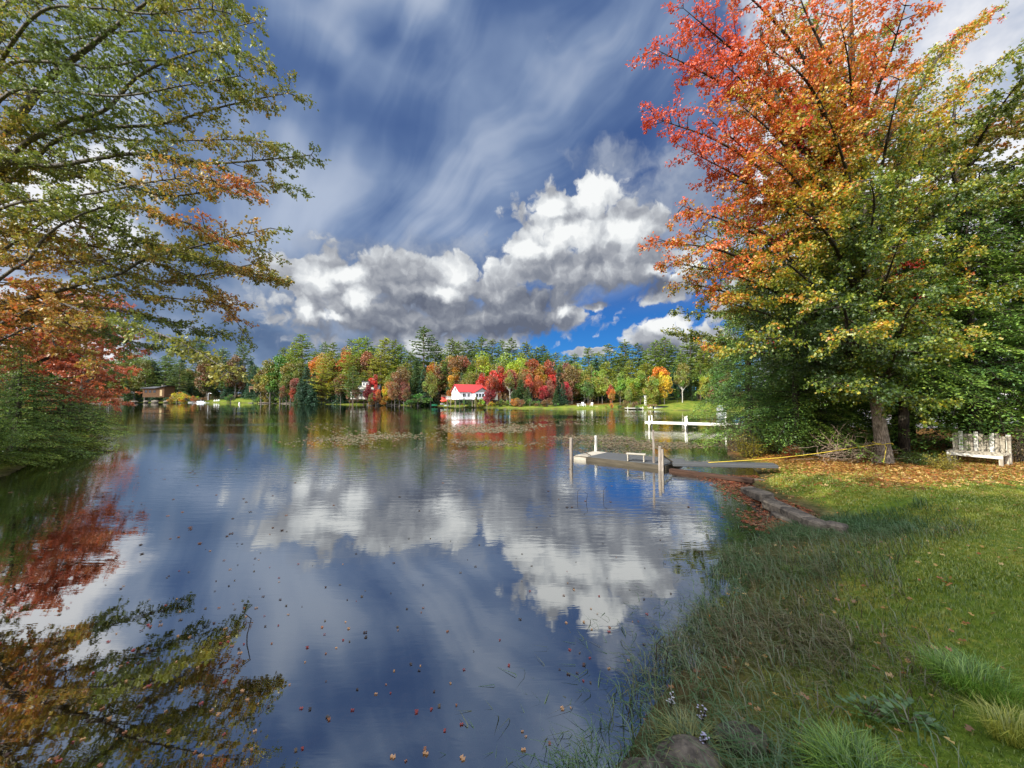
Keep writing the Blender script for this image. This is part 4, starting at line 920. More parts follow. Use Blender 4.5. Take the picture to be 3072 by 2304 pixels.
# ---- the big maple on the left bank whose limbs reach in over the water
def left_maple():
    F = Foliage(3); Y0 = 10.5
    base = np.array([-15.9, 10.5, gz(-15.9, 10.5) - .2])
    trunk = spline([base, base + [.1, 0, 2.5], base + [.0, .1, 5.5], base + [.5, .1, 9], base + [1.2, -.2, 12.5]], .5)
    root = empty('maple_tree', (0, 0, 0)); tag(root, 'large maple on the left bank, olive and russet limbs reaching over the water', 'tree')
    tb = MB(); tb.tube([tuple(p) for p in trunk], list(np.linspace(.42, .16, len(trunk))), 10); 
    LB = [ # (start height on trunk, control points (px, py, depth), root radius)
     (8.6, [(0,140,10.5),(45,83,10.3),(84,51,10),(111,30,9.8),(146,3,9.5),(205,-32,9)], .15),
     (6.8, [(0,173,10.3),(23,145,10.2),(45,133,10),(70,120,9.9),(105,110,9.8),(136,78,9.6),(170,60,9.4),(215,48,9.2),(262,60,9)], .10),
     (6.4, [(0,190,10.6),(30,164,10.5),(57,140,10.4),(100,128,10.3),(160,124,10.2),(225,106,10.1),(287,93,10)], .08),
     (6.6, [(0,167,10),(53,166,9.9),(90,160,9.9),(128,154,10),(166,156,10.2),(211,163,10.4),(262,160,10.6),(311,155,10.8)], .09),
     (6.2, [(15,168,11),(75,176,11.2),(120,182,11.4),(166,196,11.6),(225,188,11.8),(262,182,12),(300,190,12)], .07),
     (5.6, [(0,203,10),(60,212,10.3),(105,226,10.6),(158,247,10.9),(215,262,11.2),(255,274,11.4),(286,281,11.6)], .07),
     (3.9, [(0,279,9.5),(27,261,9.4),(47,235,9.3),(80,215,9.2),(120,205,9.1),(160,215,9),(205,228,9)], .06),
     (3.4, [(0,306,10),(20,300,10),(68,288,10),(88,281,10),(122,273,10),(146,258,10),(190,248,10),(235,236,10.2),(270,228,10.4)], .10),
     (3.2, [(40,306,9.6),(95,317,9.4),(122,322,9.2),(170,338,9),(205,356,8.8),(228,372,8.7)], .055),
     (3.6, [(95,287,10.5),(136,294,10.6),(190,300,10.8),(222,303,11),(243,305,11)], .05),
     (5.0, [(61,214,10.4),(136,238,10.7),(203,258,11),(245,268,11.2),(276,277,11.4)], .05),
     (2.9, [(34,325,9.6),(54,344,9.7),(75,352,9.8),(100,366,9.8)], .04),
     (9.6, [(0,40,11),(45,44,11),(90,36,11),(150,30,11),(205,32,11),(255,22,11)], .07),
     (10.6, [(0,10,11),(40,2,10.8),(90,-10,10.5),(160,-14,10.2),(235,2,10)], .07),
     (8.0, [(0,100,9.4),(60,92,9.2),(120,96,9),(180,86,9),(240,76,9)], .06),
     (7.2, [(0,140,11.6),(60,128,11.8),(130,140,12),(200,140,12.2),(250,140,12.4),(290,148,12.4)], .06),
     (5.8, [(0,232,11),(50,238,11.2),(110,250,11.5),(170,268,11.8),(215,292,12),(243,331,12)], .06),
     (4.6, [(0,262,10.8),(60,262,10.9),(120,258,11),(170,246,11.2),(215,240,11.4),(268,252,11.6)], .05),
     (3.1, [(20,312,10.6),(80,306,10.8),(130,312,11),(180,324,11.2),(225,336,11.4)], .05),
     (9.0, [(0,72,10),(50,62,9.8),(100,68,9.6),(150,60,9.5),(200,74,9.4),(250,98,9.4)], .06),
     (7.0, [(10,205,9.2),(50,200,9),(100,192,8.9),(150,182,8.8),(200,178,8.8),(246,190,8.8)], .05),
     (3.4, [(-20,325,11),(30,318,11.2),(90,330,11.4),(150,346,11.6),(190,352,11.8)], .05),
     (9.8, [(30,20,9.2),(90,8,9),(150,14,9),(200,8,9),(232,14,9)], .06),
     (4.2, [(0,246,12),(70,250,12),(150,280,12),(200,275,12.2),(262,262,12.4)], .05)]
    lim = []
    for z0, cp, r in LB:
        st = trunk[int(np.argmin(np.abs(trunk[:, 2] - z0)))]
        pts = spline([st] + [at(*c) for c in cp], .25); lim.append(pts)
        F.limb(pts, r, .012, 6)
        F.spray(pts, .18, .155, (.35, 1.2), .25, .10, .10, (7, 12), .10)
    F.br.build('limbs', M_BARKG, root, True); tb.build('trunk', M_BARKG, root, True)
    C, D = F.arrays(); n = len(C)
    row = snoise(C, .35, 1) * .5 + snoise(C, 1.5, 2) * .35 + F.r.normal(0, .22, n)
    low = np.clip((6.8 - C[:, 2]) / 3.6, -.5, 1.3)
    t = np.clip(.35 + .34 * row + .13 * low, 0, 1)
    pxx = 512 + FPX * C[:, 0] / C[:, 1]; pyy = 398 - FPX * (C[:, 2] - CAMH) / C[:, 1]
    t = np.where((C[:, 0] / C[:, 1] > -1.05) & (C[:, 2] < 4.7), t * .45, t)
    col = mixpal(t, [(90, 106, 40), (112, 128, 48), (146, 142, 52), (176, 136, 58), (190, 106, 52), (188, 72, 54), (150, 52, 62)])
    col *= F.r.uniform(.75, 1.25, n)[:, None]
    N_ = unit(F.r.normal(0, .6, (n, 3)) + [0, 0, .7]); sz = F.r.uniform(.04, .095, n)
    link_mesh('leaves', leaf_mesh('leaves', C, D, N_, sz, sz * .95, col, .12, M_LEAF, shape='lobed'), root)
    return n
NL = left_maple()

# ---- the tall orange, red and green maple at the right
def right_maple():
    F = Foliage(5); bx, by = 11.55, 12.2
    base = np.array([bx, by, gz(bx, by) - .15])
    tp = [base, base + [.0, 0, .5], at(878, 413, 12.2), at(868, 330, 12.2), at(861, 208, 12.2), at(857, 150, 12.2), at(852, 60, 12.2), at(846, -60, 12.2)]
    trunk = spline(tp, .35); root = empty('maple_tree', tuple(base)); tag(root, 'tall maple with orange, red and yellow-green leaves and roped trunk at right', 'tree')
    def loc(P): return np.asarray(P) - base
    tb = MB(); rr = np.interp(np.linspace(0, 1, len(trunk)), [0, .03, .10, .5, 1], [.33, .22, .16, .125, .05]); tb.tube([tuple(loc(p)) for p in trunk], list(rr), 12)
    tips = [((655,49,11.4),7.2,.5),((683,8,11.6),8.2,.5),((715,-30,11.8),9,.5),((655,118,11.2),5.6,.3),((688,150,11.5),5.2,.2),((715,172,12),5.2,.1),((683,206,11.2),4.2,.2),((662,241,11.0),3.6,.2),((668,262,11.4),3.4,.1),
            ((683,282,11.6),3.2,.0),((718,300,11.2),3.0,.0),((712,352,11.6),2.4,.0),((745,338,10.4),2.6,.0),((735,100,10),6,.3),((760,40,10),8,.4),((700,70,13),6.6,.4),
            ((765,150,9.6),5,.2),((770,250,9.6),3.4,.1),((790,200,9.4),4.2,.2),((810,300,9.4),2.8,.0),((850,330,9.2),2.6,.0),((905,345,9.6),2.4,-.1),((960,330,10),2.6,-.1),((930,290,9.6),3.2,0),((970,250,10.4),3.8,.1),
            ((900,240,9.2),3.8,.1),((870,180,9),4.6,.2),((940,180,9.8),5,.2),((820,100,9.2),6,.3),((900,80,9.4),6.6,.3),((960,110,10.4),6.4,.3),((840,20,9.6),8.4,.4),((910,-10,9.8),9,.4),((1000,60,11),7.5,.3),((1010,180,11),5.4,.2),((1020,280,11),3.6,.0),
            ((868,392,10.4),2.3,-.1),((906,398,10.8),2.2,-.1),((840,386,10.2),2.3,-.1),((730,215,13.5),4.4,.2),((750,270,14),3.6,.1),((740,130,14),6,.3),((800,10,13.8),8.4,.4),((770,90,14.5),7,.3),((740,310,13.6),3,.0),((800,260,14.5),4,.2),((880,30,15),9,.3),((930,150,15),6,.2),((980,20,14),9,.3),((790,-30,11),9.5,.4),((860,-60,11),10.5,.4),((700,232,12.6),4,.1),((690,30,12.6),8,.4),((708,118,12),5.8,.3),((720,60,10.8),7.2,.4),((745,180,10.8),4.6,.2),((812,170,13.4),5,.2)]
    zone = []
    for (tip, h0, arch) in tips:
        st = trunk[int(np.argmin(np.abs(trunk[:, 2] - (base[2] + h0))))]; T_ = at(*tip); v = T_ - st
        mid1 = st + v * .33 + np.array([0, 0, np.linalg.norm(v) * (.06 + arch * .12)]); mid2 = st + v * .68 + np.array([0, 0, np.linalg.norm(v) * (.06 + arch * .10)])
        pts = spline([st, mid1 + F.r.normal(0, .12, 3), mid2 + F.r.normal(0, .12, 3), T_], .25)
        F.limb([loc(p) for p in pts], .035 + .010 * np.linalg.norm(v), .008, 5)
        F.spray(pts, .16, .17, (.4, 1.5), .40, .14, .13, (9, 16), .13)
    # the two dark upper forks
    for cp, r in (([(861,215,12.2),(838,176,12.1),(806,152,12),(790,128,11.9),(776,96,11.8),(760,30,11.6)], .11), ([(858,170,12.3),(832,140,12.6),(822,100,12.8),(805,40,13)], .07)):
        pts = spline([at(*c) for c in cp], .25); F.limb([loc(p) for p in pts], r, .03, 7); F.spray(pts, .4, .3, (.4, 1.3), .5, .05, .11, (5, 9), .09)
    br = F.br
    # branch sprays were collected in world space: bring the twigs to the tree's base
    C, D = F.arrays(); n = len(C)
    br.v = [tuple(v) for v in br.v]
    return F, root, base, tb, C, D, n
F_, root_, base_, tb_, C_, D_, n_ = right_maple()
class _Fix: pass
def finish_right(F, root, base, tb, C, D, n):
    # tubes added through limb() are local already, those added through spray() are in world space
    V = np.array(F.br.v); far_ = np.linalg.norm(V - base, axis=1) < 16; isw = (V[:, 0] > 2) & (V[:, 1] > 6)
    V[isw] -= base; F.br.v = [tuple(v) for v in V]
    F.br.build('limbs', M_DARKBARK, root, True); tb.build('trunk', barkmat('maple_bark', (84, 72, 62), (170, 156, 140), (8, 8, 1.5)), root, True)
    px = 512 + FPX * C[:, 0] / C[:, 1]; 
    X = C[:, 0]; Z = C[:, 2]
    # red and orange towards the lake side and the top, yellow-green inside, olive towards the shore side
    redness = np.clip((9.6 - X) / 4.0, -.25, 1) * .34 + .44 * np.clip((Z - 5.6) / 4.5, -.45, 1) * np.clip((14.5 - X) / 3, .15, 1)
    s1 = snoise(C, .45, 11); s2 = snoise(C, 1.6, 12)
    t = np.clip(.34 + redness * .78 + .20 * s1 + .17 * s2 + F.r.normal(0, .11, n), 0, 1)
    col = mixpal(t, [(62, 88, 32), (92, 116, 36), (136, 148, 40), (182, 164, 44), (204, 128, 42), (206, 100, 42), (210, 94, 42), (206, 84, 40)])
    hot = (snoise(C, .8, 14) > 1.15) & (Z > 3.2); col[hot] = mixpal(F.r.uniform(0, 1, hot.sum()), [(210, 66, 54), (224, 96, 48), (198, 52, 52)])
    yel = (snoise(C, .7, 15) > .6) & (Z < 4.2); col[yel] = mixpal(F.r.uniform(0, 1, yel.sum()), [(214, 200, 50), (196, 176, 40), (226, 160, 44)])
    col *= F.r.uniform(.75, 1.2, n)[:, None]
    N_ = unit(F.r.normal(0, .6, (n, 3)) + [0, -.2, .6]); sz = F.r.uniform(.035, .092, n)
    link_mesh('leaves', leaf_mesh('leaves', C - base, D, N_, sz, sz * .95, col, .12, M_LEAF, shape='lobed'), root)
finish_right(F_, root_, base_, tb_, C_, D_, n_)

# ---- a second, olive and russet maple behind on the right
def olive_maple(bx, by, H, rad, seed, pal, label, nlimb=46, zmin=.28, dens=.2, trunk_r=.2, leafs=(7, 12)):
    F = Foliage(seed); base = np.array([bx, by, gz(bx, by) - .15]); r = F.r
    trunk = spline([np.zeros(3), [.05, 0, H * .3], [.2, .1, H * .6], [.1, 0, H * .97]], .5); root = empty('maple_tree', tuple(base)); tag(root, label, 'tree')
    tb = MB(); tb.tube([tuple(p) for p in trunk], list(np.linspace(trunk_r, .03, len(trunk))), 9)
    for i in range(nlimb):
        f = r.uniform(zmin, .97); st = trunk[int(f * (len(trunk) - 1))]; a = i * 2.4 + r.normal(0, .3)
        L = rad * (math.sin(min(1, (1 - f) * 1.6 + .18) * 1.5)) * r.uniform(.75, 1.12)
        tip = st + np.array([math.cos(a) * L, math.sin(a) * L, L * r.uniform(.05, .5)])
        pts = spline([st, st + (tip - st) * .4 + [0, 0, .12 * L], tip], .3); F.limb(pts, .03 + .01 * L, .008, 5); F.spray(pts, .25, dens, (.4, 1.4), .35, .1, .11, leafs, .09)
    F.br.build('limbs', M_DARKBARK, root, True); tb.build('trunk', M_BARK, root, True)
    C, D = F.arrays(); n = len(C)
    t = np.clip(.45 + .17 * snoise(C, .5, seed) + .12 * snoise(C, 1.5, seed + 1) + r.normal(0, .1, n), 0, 1)
    col = mixpal(t, pal) * r.uniform(.75, 1.2, n)[:, None]
    N_ = unit(r.normal(0, .6, (n, 3)) + [0, -.2, .6]); sz = r.uniform(.07, .12, n)
    link_mesh('leaves', leaf_mesh('leaves', C, D, N_, sz, sz * .95, col, .12, M_LEAF), root); return root
OLV = [(56, 78, 30), (80, 100, 34), (108, 120, 38), (138, 134, 46), (168, 124, 52), (176, 84, 46)]
olive_maple(17.6, 15.2, 14.5, 5.2, 21, OLV, 'olive green maple with russet patches filling the upper right corner', 58)
olive_maple(13.2, 19.5, 13.0, 4.4, 22, OLV, 'olive green maple standing behind the tall orange maple', 34)
olive_maple(-29, 25, 10.0, 4.2, 23, [(142, 108, 54), (168, 100, 52), (180, 86, 48), (180, 106, 56), (146, 84, 50)], 'orange-red maple beyond the evergreen on the left bank', 34, .15)
olive_maple(-22.6, 17.6, 7.4, 3.5, 24, [(130, 110, 56), (166, 100, 54), (178, 84, 48), (160, 74, 48)], 'small red maple behind the dark evergreen on the left bank', 36, .12)
olive_maple(-42, 38, 10.5, 4.6, 25, [(150, 120, 50), (190, 110, 46), (186, 84, 46), (140, 116, 56)], 'orange and brown maple furthest along the left bank', 30, .12, .34)

# ---- hemlocks
def hemlock_mesh(seed, H=9.0, rad=2.9, base=.03, gap=.26, per=6, dens=1.0, leaf=.085, curve=.8):
    r = np.random.default_rng(seed); C = []; D = []; br = []; B = MB(); z = H * base
    while z < H * .985:
        t = (z - H * base) / (H * (1 - base)); a0 = r.uniform(0, 6.28)
        for b in range(per):
            a = a0 + b * 6.283 / per + r.normal(0, .3); L = (rad * (1 - t) ** curve * r.uniform(.6, 1.15)) + .15; zz = z + r.normal(0, .1); dr = r.uniform(.12, .38)
            rad_ = np.array([math.cos(a), math.sin(a), 0]); tan = np.array([-rad_[1], rad_[0], 0])
            ns = max(3, int(L / .12)); line = []
            for j in range(ns + 1):
                q = j / ns; p = rad_ * L * q + np.array([0, 0, zz + .10 * L * math.sin(q * 2.2) - dr * L * q ** 2]); line.append(p)
                if q < .15: continue
                w = L * .34 * (1 - .75 * q) + .07
                for sg in (-1, 1):
                    m = max(2, int(w / .045 * dens)); u = r.uniform(0, 1, m)[:, None]
                    sd = unit(tan * sg + rad_ * .55)
                    pts = p + sd * w * u + np.array([0, 0, -.14]) * (u ** 1.5) * (w / .3) + r.normal(0, .022, (m, 3))
                    C.append(pts); D.append(sd * .8 + rad_ * r.uniform(-.3, 1.0, (m, 1)) + r.normal(0, .35, (m, 3)) + [0, 0, -.15]); br.append(r.uniform(.7, 1.2, m) * (.72 + .55 * q))
            B.tube([tuple(p) for p in line[::2]] + [tuple(line[-1])], list(np.linspace(.022, .004, len(line[::2]) + 1)), 3, False)
        z += gap * r.uniform(.75, 1.25)
    C = np.concatenate(C); D = np.concatenate(D); br = np.concatenate(br); n = len(C)
    N_ = unit(r.normal(0, .38, (n, 3)) + [0, 0, 1.0]); s1 = snoise(C, 1.1, seed)
    col = mixpal(np.clip(.45 + .2 * s1 + r.normal(0, .16, n), 0, 1), [(54, 88, 48), (84, 118, 52), (118, 148, 58), (156, 172, 68)]) * br[:, None]
    Ls = r.uniform(.7, 1.4, n) * leaf
    fo = leaf_mesh('foliage', C, D, N_, Ls, Ls * .42, col, .05, M_NEEDLE)
    o = B.build('branches', M_DARKBARK, None, True); bme = o.data; bpy.data.objects.remove(o)
    t_ = MB(); t_.tube([(0, 0, -.3), (.03, 0, H * .3), (0, .05, H * .7), (0, 0, H * .98)], [H * .019, H * .015, H * .008, .01], 8); o = t_.build('trunk', M_DARKBARK, None, True); tme = o.data; bpy.data.objects.remove(o)
    return fo, bme, tme, n
HEM = [hemlock_mesh(31), hemlock_mesh(32, 9, 3.3, .10, .28, 6), hemlock_mesh(33, 3.4, 1.9, -.02, .17, 7, 1.0, .075, .6), hemlock_mesh(34, 8.5, 3.0, .24, .26, 6)]
def hemlock(k, x, y, s, label, rz=None, grp_='hemlocks on the right bank', z=None, sq=1.0, name='hemlock_tree'):
    o = empty(name, (x, y, (gz(x, y) if z is None else z)), R.uniform(0, 6.28) if rz is None else rz); o.scale = (s * sq, s * sq, s)
    for nm, me in zip(('foliage', 'branches', 'trunk'), HEM[k][:3]): c_ = link_mesh(nm, me, o); c_.color = (1.15, 1.0, .85, 1) if x < 0 else (1, 1, 1, 1)
    tag(o, label, 'tree', grp_); return o
hemlock(3, 10.0, 16.4, 1.1, 'dark hemlock at the water edge, left of the roped maple trunk', sq=.62)
hemlock(1, 10.5, 14.4, .84, 'green hemlock leaning over the shrubs by the gangway')
hemlock(3, 12.9, 12.9, .98, 'green hemlock whose boughs hide the lower maple trunk')
hemlock(3, 15.3, 12.9, 1.05, 'green hemlock spreading above the slatted bench')
hemlock(0, 13.3, 16.2, 1.10, 'tall hemlock directly behind the roped maple trunk')
hemlock(1, 15.2, 15.4, 1.25, 'tall dark hemlock between the roped maple trunk and the slatted bench')
hemlock(1, 17.0, 13.9, 1.15, 'dark hemlock whose boughs hang over the slatted bench')
hemlock(0, 19.2, 14.6, 1.25, 'hemlock at the right edge of the picture behind the bench')
hemlock(1, 18.5, 18.2, 1.3, 'hemlock deep in the shade behind the slatted bench')
hemlock(0, 14.8, 19.8, 1.25, 'hemlock further back between the two right-hand maples')
hemlock(0, 12.2, 20.2, .95, 'hemlock furthest left among the back row on the right bank')
hemlock(1, 20.5, 11.8, 1.1, 'hemlock at the far right edge nearest the lawn')
hemlock(2, 10.7, 15.3, .62, 'low hemlock sapling in the shrubs by the white dock', sq=1.2)
hemlock(2, 11.2, 14.2, .50, 'bright low hemlock sapling left of the brush pile', sq=1.3)
hemlock(0, -16.9, 12.0, .46, 'rounded dark evergreen nearest on the left bank', None, 'evergreens on the left bank', sq=1.35)
hemlock(0, -18.2, 14.4, .50, 'dark evergreen second from the camera on the left bank', None, 'evergreens on the left bank', sq=1.2)
hemlock(2, -20.2, 16.6, 1.0, 'brownish green evergreen third along the left bank', None, 'evergreens on the left bank', sq=1.5)
hemlock(2, -23.5, 20.4, .85, 'low evergreen fourth along the left bank', None, 'evergreens on the left bank', sq=1.6)
hemlock(0, -21.5, 14.5, .75, 'tall evergreen at the left edge behind the rounded one', None, 'evergreens on the left bank')
hemlock(2, -28.2, 25.4, .75, 'lowest evergreen at the tip of the left bank', None, 'evergreens on the left bank', sq=1.7)
hemlock(2, -16.4, 9.8, .7, 'evergreen shrub at the bottom of the left bank foliage', None, 'evergreens on the left bank', sq=1.2)

# ---- shrubs
def shrub_mesh(seed, rad=1.0, H=1.4, pal=None, stems=26, leaf=.06, dens=1.0, twiggy=0):
    r = np.random.default_rng(seed); B = MB(); C = []; D = []
    for i in range(stems):
        a = r.uniform(0, 6.28); rr = rad * r.uniform(.2, 1.0); h = H * math.sqrt(max(.1, 1 - (rr / rad) ** 2 * .75)) * r.uniform(.7, 1.1)
        tip = np.array([math.cos(a) * rr, math.sin(a) * rr, h]); p0 = np.array([math.cos(a) * .15, math.sin(a) * .15, -.1]); mid = (p0 + tip) / 2 + [math.cos(a) * .1, math.sin(a) * .1, .15 * h]
        pts = spline([p0, mid, tip], .10); B.tube([tuple(p) for p in pts], list(np.linspace(.014, .004, len(pts))), 3, False)
        for p in pts[len(pts) // 5:]:
            for e in range(2 + twiggy):
                d = unit(r.normal(0, 1, 3) + [math.cos(a) * .4, math.sin(a) * .4, .3]); L = r.uniform(.08, .30) * rad
                q = p + d * L; B.tube([tuple(p), tuple(q)], [.005, .002], 3, False)
                if twiggy and r.random() < .8: continue
                m = max(1, int(5 * dens)); C.append(p + d * L * r.uniform(.3, 1.2, (m, 1)) + r.normal(0, .03, (m, 3))); D.append(d + r.normal(0, .8, (m, 3)))
    C = np.concatenate(C); D = np.concatenate(D); n = len(C)
    t = np.clip(.5 + .25 * snoise(C, 2.2, seed) + r.normal(0, .12, n), 0, 1); col = mixpal(t, pal) * r.uniform(.75, 1.2, n)[:, None]
    Ls = r.uniform(.7, 1.3, n) * leaf; fo = leaf_mesh('foliage', C, D, unit(r.normal(0, .6, (n, 3)) + [0, -.2, .7]), Ls, Ls * .7, col, .1, M_LEAF)
    o = B.build('stems', M_BARK, None, True); me = o.data; bpy.data.objects.remove(o); return fo, me
G1 = [(58, 84, 32), (88, 116, 40), (124, 146, 48)]; G2 = [(96, 104, 40), (150, 144, 44), (196, 176, 52)]; G3 = [(110, 96, 62), (140, 116, 74), (126, 120, 60)]; G4 = [(160, 84, 46), (200, 90, 48), (120, 116, 48)]
SH = [shrub_mesh(51, 1, 1.3, G1), shrub_mesh(52, 1, 1.1, G2), shrub_mesh(53, 1.0, 1.5, G3, 30, .05, .6, 1), shrub_mesh(54, .8, 1.0, G4), shrub_mesh(55, 1, .8, G1, 22, .075)]
def shrub(k, x, y, s, label, name='shrub', grp_='shrubs on the right bank'):
    o = empty(name, (x, y, gz(x, y)), R.uniform(0, 6.28)); o.scale = (s, s, s); link_mesh('foliage', SH[k][0], o); link_mesh('stems', SH[k][1], o); tag(o, label, 'shrub', grp_); return o
def shrub_px(k, px, D, s, label, **kw): shrub(k, (px - 512) / FPX * D, D, s, label, **kw)
shrub_px(2, 737, 17.2, 1.05, 'brownish twiggy shrub leaning over the water beside the white dock'); shrub_px(2, 752, 19.5, 1.2, 'pale brown twiggy shrub where the white dock meets the bank')
shrub_px(1, 752, 15.2, .85, 'yellow-green shrub lowest at the water edge by the gangway'); shrub_px(0, 775, 15.0, .95, 'green shrub behind the yellow rope, second from the water')
shrub_px(1, 768, 17.4, 1.0, 'yellow leafy shrub above the gangway end'); shrub_px(3, 790, 13.6, .42, 'small orange-red bush behind the yellow rope')
shrub_px(0, 800, 14.2, .85, 'rounded green shrub midway along the yellow rope'); shrub_px(4, 822, 14.0, .7, 'bright low green shrub left of the dead brush'); shrub_px(0, 765, 20.5, 1.3, 'tall green shrub furthest along the right bank')
shrub_px(4, 835, 13.2, .42, 'low ferny green plant just left of the maple trunk'); shrub_px(4, 908, 12.0, .42, 'low leafy green plant just right of the maple trunk'); shrub_px(4, 922, 11.6, .48, 'heart-leaved green plant left of the bench'); shrub_px(1, 938, 10.9, .40, 'yellow-green weeds at the left leg of the bench')
shrub_px(2, 1012, 11.6, .7, 'dry brown twigs right of the bench'); shrub_px(4, 1004, 12.6, .6, 'pale green plant right of the bench back')
for i, (px, D, k, s, lb) in enumerate([(20, 13.5, 0, 1.1, 'leafy green shrub low on the left bank'), (60, 17, 2, 1.2, 'brown twiggy shrub at the left waterline'), (84, 22, 2, 1.3, 'olive brown shrub midway on the left bank'), (96, 31, 2, 1.6, 'brown shrub at the tip of the left bank'), (45, 15, 1, 1.0, 'yellowish shrub among the left bank evergreens')]):
    shrub(k, (px - 512) / FPX * D - .8, D, s, lb, grp_='shrubs on the left bank')
# dead brush beside the trunk
def brush():
    r = np.random.default_rng(8); m = MB(); c = np.array([(843 - 512) / FPX * 12.6, 12.6, 0]); c[2] = gz(c[0], c[1])
    for i in range(90):
        a = r.uniform(0, 6.28); q = np.array([r.normal(0, .45), r.normal(0, .3), r.uniform(.0, .5)]); pts = [q.copy()]; d = unit(np.array([math.cos(a), math.sin(a) * .6, r.uniform(-.1, .8)]))
        for j in range(6): d = unit(d + r.normal(0, .28, 3) + [0, 0, -.08]); q = q + d * .16; q[2] = max(q[2], .02); pts.append(q.copy())
        m.tube([tuple(p) for p in pts], list(np.linspace(.012, .003, 7)), 4, False)
    o = m.build('dead_brush', barkmat('dead_twigs', (120, 100, 84), (186, 168, 148))); o.location = tuple(c); tag(o, 'tangle of bare dead branches left of the roped maple trunk', 'brush')
brush()

# ---- trees standing behind the photographer, which shade the lawn
for i, (x, y, H, rad) in enumerate([(-9.5, -6.6, 19, 6.0), (-4.0, -8.8, 19.5, 6.0), (-15.5, -6.6, 18, 6.0), (2.5, -10.5, 19, 6.0), (-10.5, -13.5, 19, 6.5)]):
    o = empty('oak_tree', (x, y, gz(x, y)), i); s = H / 10; o.scale = (rad / 2.8, rad / 2.8, s)
    me = DEC[i % 6]; cr = link_mesh('crown', me[0], o); cr.color = (.10, .16, .04, 1); link_mesh('trunk', me[1], o); tag(o, f'{ORD[i]} leafy tree standing on the lawn behind the viewer', 'tree', 'trees behind the viewer')

# ================================================================ near dock
M_CARPET = paint('grey_carpet', (84, 86, 88), .95, .18, 9, .1, .01); M_SIDE = wood('wet_boards', (64, 60, 52), (98, 90, 76)); M_POST = wood('grey_post_wood', (116, 106, 98), (176, 166, 154), (25, 25, 2))
M_PALE = wood('bare_boards', (150, 142, 128), (196, 190, 176)); M_WHITEP = paint('worn_white_paint', (226, 224, 214), .6, .16, 5); M_RED = wood('dark_red_boards', (50, 36, 30), (84, 62, 50)); M_PLANK = wood('old_planks', (120, 110, 96), (206, 198, 180), (22, 22, 1.5))
A0 = np.array([2.48, 15.4]); A1 = np.array([5.1, 13.1]); ax = (A1 - A0) / np.linalg.norm(A1 - A0); LD = float(np.linalg.norm(A1 - A0)); rzD = math.atan2(ax[1], ax[0])
o = empty('floating_dock', (A0[0], A0[1], 0), rzD); tag(o, 'low grey carpeted floating dock with upright posts near the right bank', 'dock')
WD = 1.55
MB().box((LD / 2 + .28, WD / 2, .13), (LD - .56, WD, .07)).build('deck', M_CARPET, o, bevel=.01)
m = MB()
for i in range(6): m.box((.05 + i * .092, WD / 2, .135), (.084, WD + .02, .05))
m.build('end_boards', M_PALE, o)
m = MB(); m.box((LD / 2, -.03, .02), (LD, .05, .25)); m.box((LD / 2, WD + .03, .02), (LD, .05, .25)); m.box((-.03, WD / 2, .02), (.05, WD + .1, .25)); m.box((LD + .03, WD / 2, .02), (.05, WD + .1, .25)); m.build('skirt', M_SIDE, o)
m = MB(); m.box((.25, -.065, .04), (.55, .02, .16)); m.build('corner_board', M_PALE, o)
for x_, y_, h_, w_, mt in ((-.10, -.13, .84, .10, M_POST), (-.02, WD + .12, .80, .09, M_WHITEP), (LD - .10, -.16, .80, .09, M_POST), (LD - .02, -.15, .70, .07, M_POST)):
    MB().box((x_, y_, (h_ - 1.0) / 2), (w_, w_, h_ + 1.0)).build('post', mt, o, bevel=.006)
MB().beam((-.1, -.08, .55), (.55, .25, .17), .03, .03).build('brace', M_SIDE, o); MB().beam((LD - .05, -.1, .5), (LD + .25, .35, .17), .04, .04).build('brace', M_SIDE, o)
p = at(654.2, 466, 13.5); o = MB().beam((p[0], p[1], -.8), (p[0] - .02, p[1], 1.30), .055, .055, (0, 1, 0)).build('mooring_pole', M_POST); tag(o, 'tall thin wooden pole rising behind the double dock post', 'pole')
# low step bench on the dock
q = at(636, 461, 13.9); o = empty('step_bench', (q[0], q[1], .168), rzD + .3); tag(o, 'small pale wooden bench standing on the floating dock', 'bench')
MB().box((0, 0, .25), (.66, .26, .035)).build('seat', M_PALE, o, bevel=.005)
for x_ in (-.27, .27): MB().box((x_, 0, .115), (.04, .24, .235)).build('leg', M_PALE, o, bevel=.004)
# gangway
def plank(name, a, b, w, h, mt, label, cat='gangway'):
    a = np.array(a, float); b = np.array(b, float); c = (a + b) / 2; L = np.linalg.norm(b - a); o = MB().box((0, 0, 0), (L, w, h)).build(name, mt, bevel=.012)
    o.location = tuple(c); o.rotation_euler = (0, -math.asin((b[2] - a[2]) / L), math.atan2(b[1] - a[1], b[0] - a[0])); tag(o, label, cat); return o
plank('gangway', (5.35, 13.1, .21), (8.2, 12.2, .30), .52, .10, M_CARPET, 'dark grey gangway plank from the dock to the grassy bank')
plank('timber_beam', (5.2, 12.9, .03), (6.75, 11.0, .08), .20, .12, M_RED, 'dark red-brown timber slanting from the dock into the shallows', 'timber')
plank('timber_beam', (5.6, 12.6, .02), (7.2, 11.2, .04), .10, .08, M_SIDE, 'thin grey timber floating between gangway and red-brown timber', 'timber')
o = MB().prism([(-.5, 0), (.5, 0), (.45, .035), (-.48, .05)], .5, (0, -.25, 0)).build('ramp_plate', M_CARPET); o.location = (5.55, 13.75, .19); o.rotation_euler = (.06, -.05, rzD + .5); tag(o, 'loose grey ramp panel resting on the corner of the dock', 'panel')
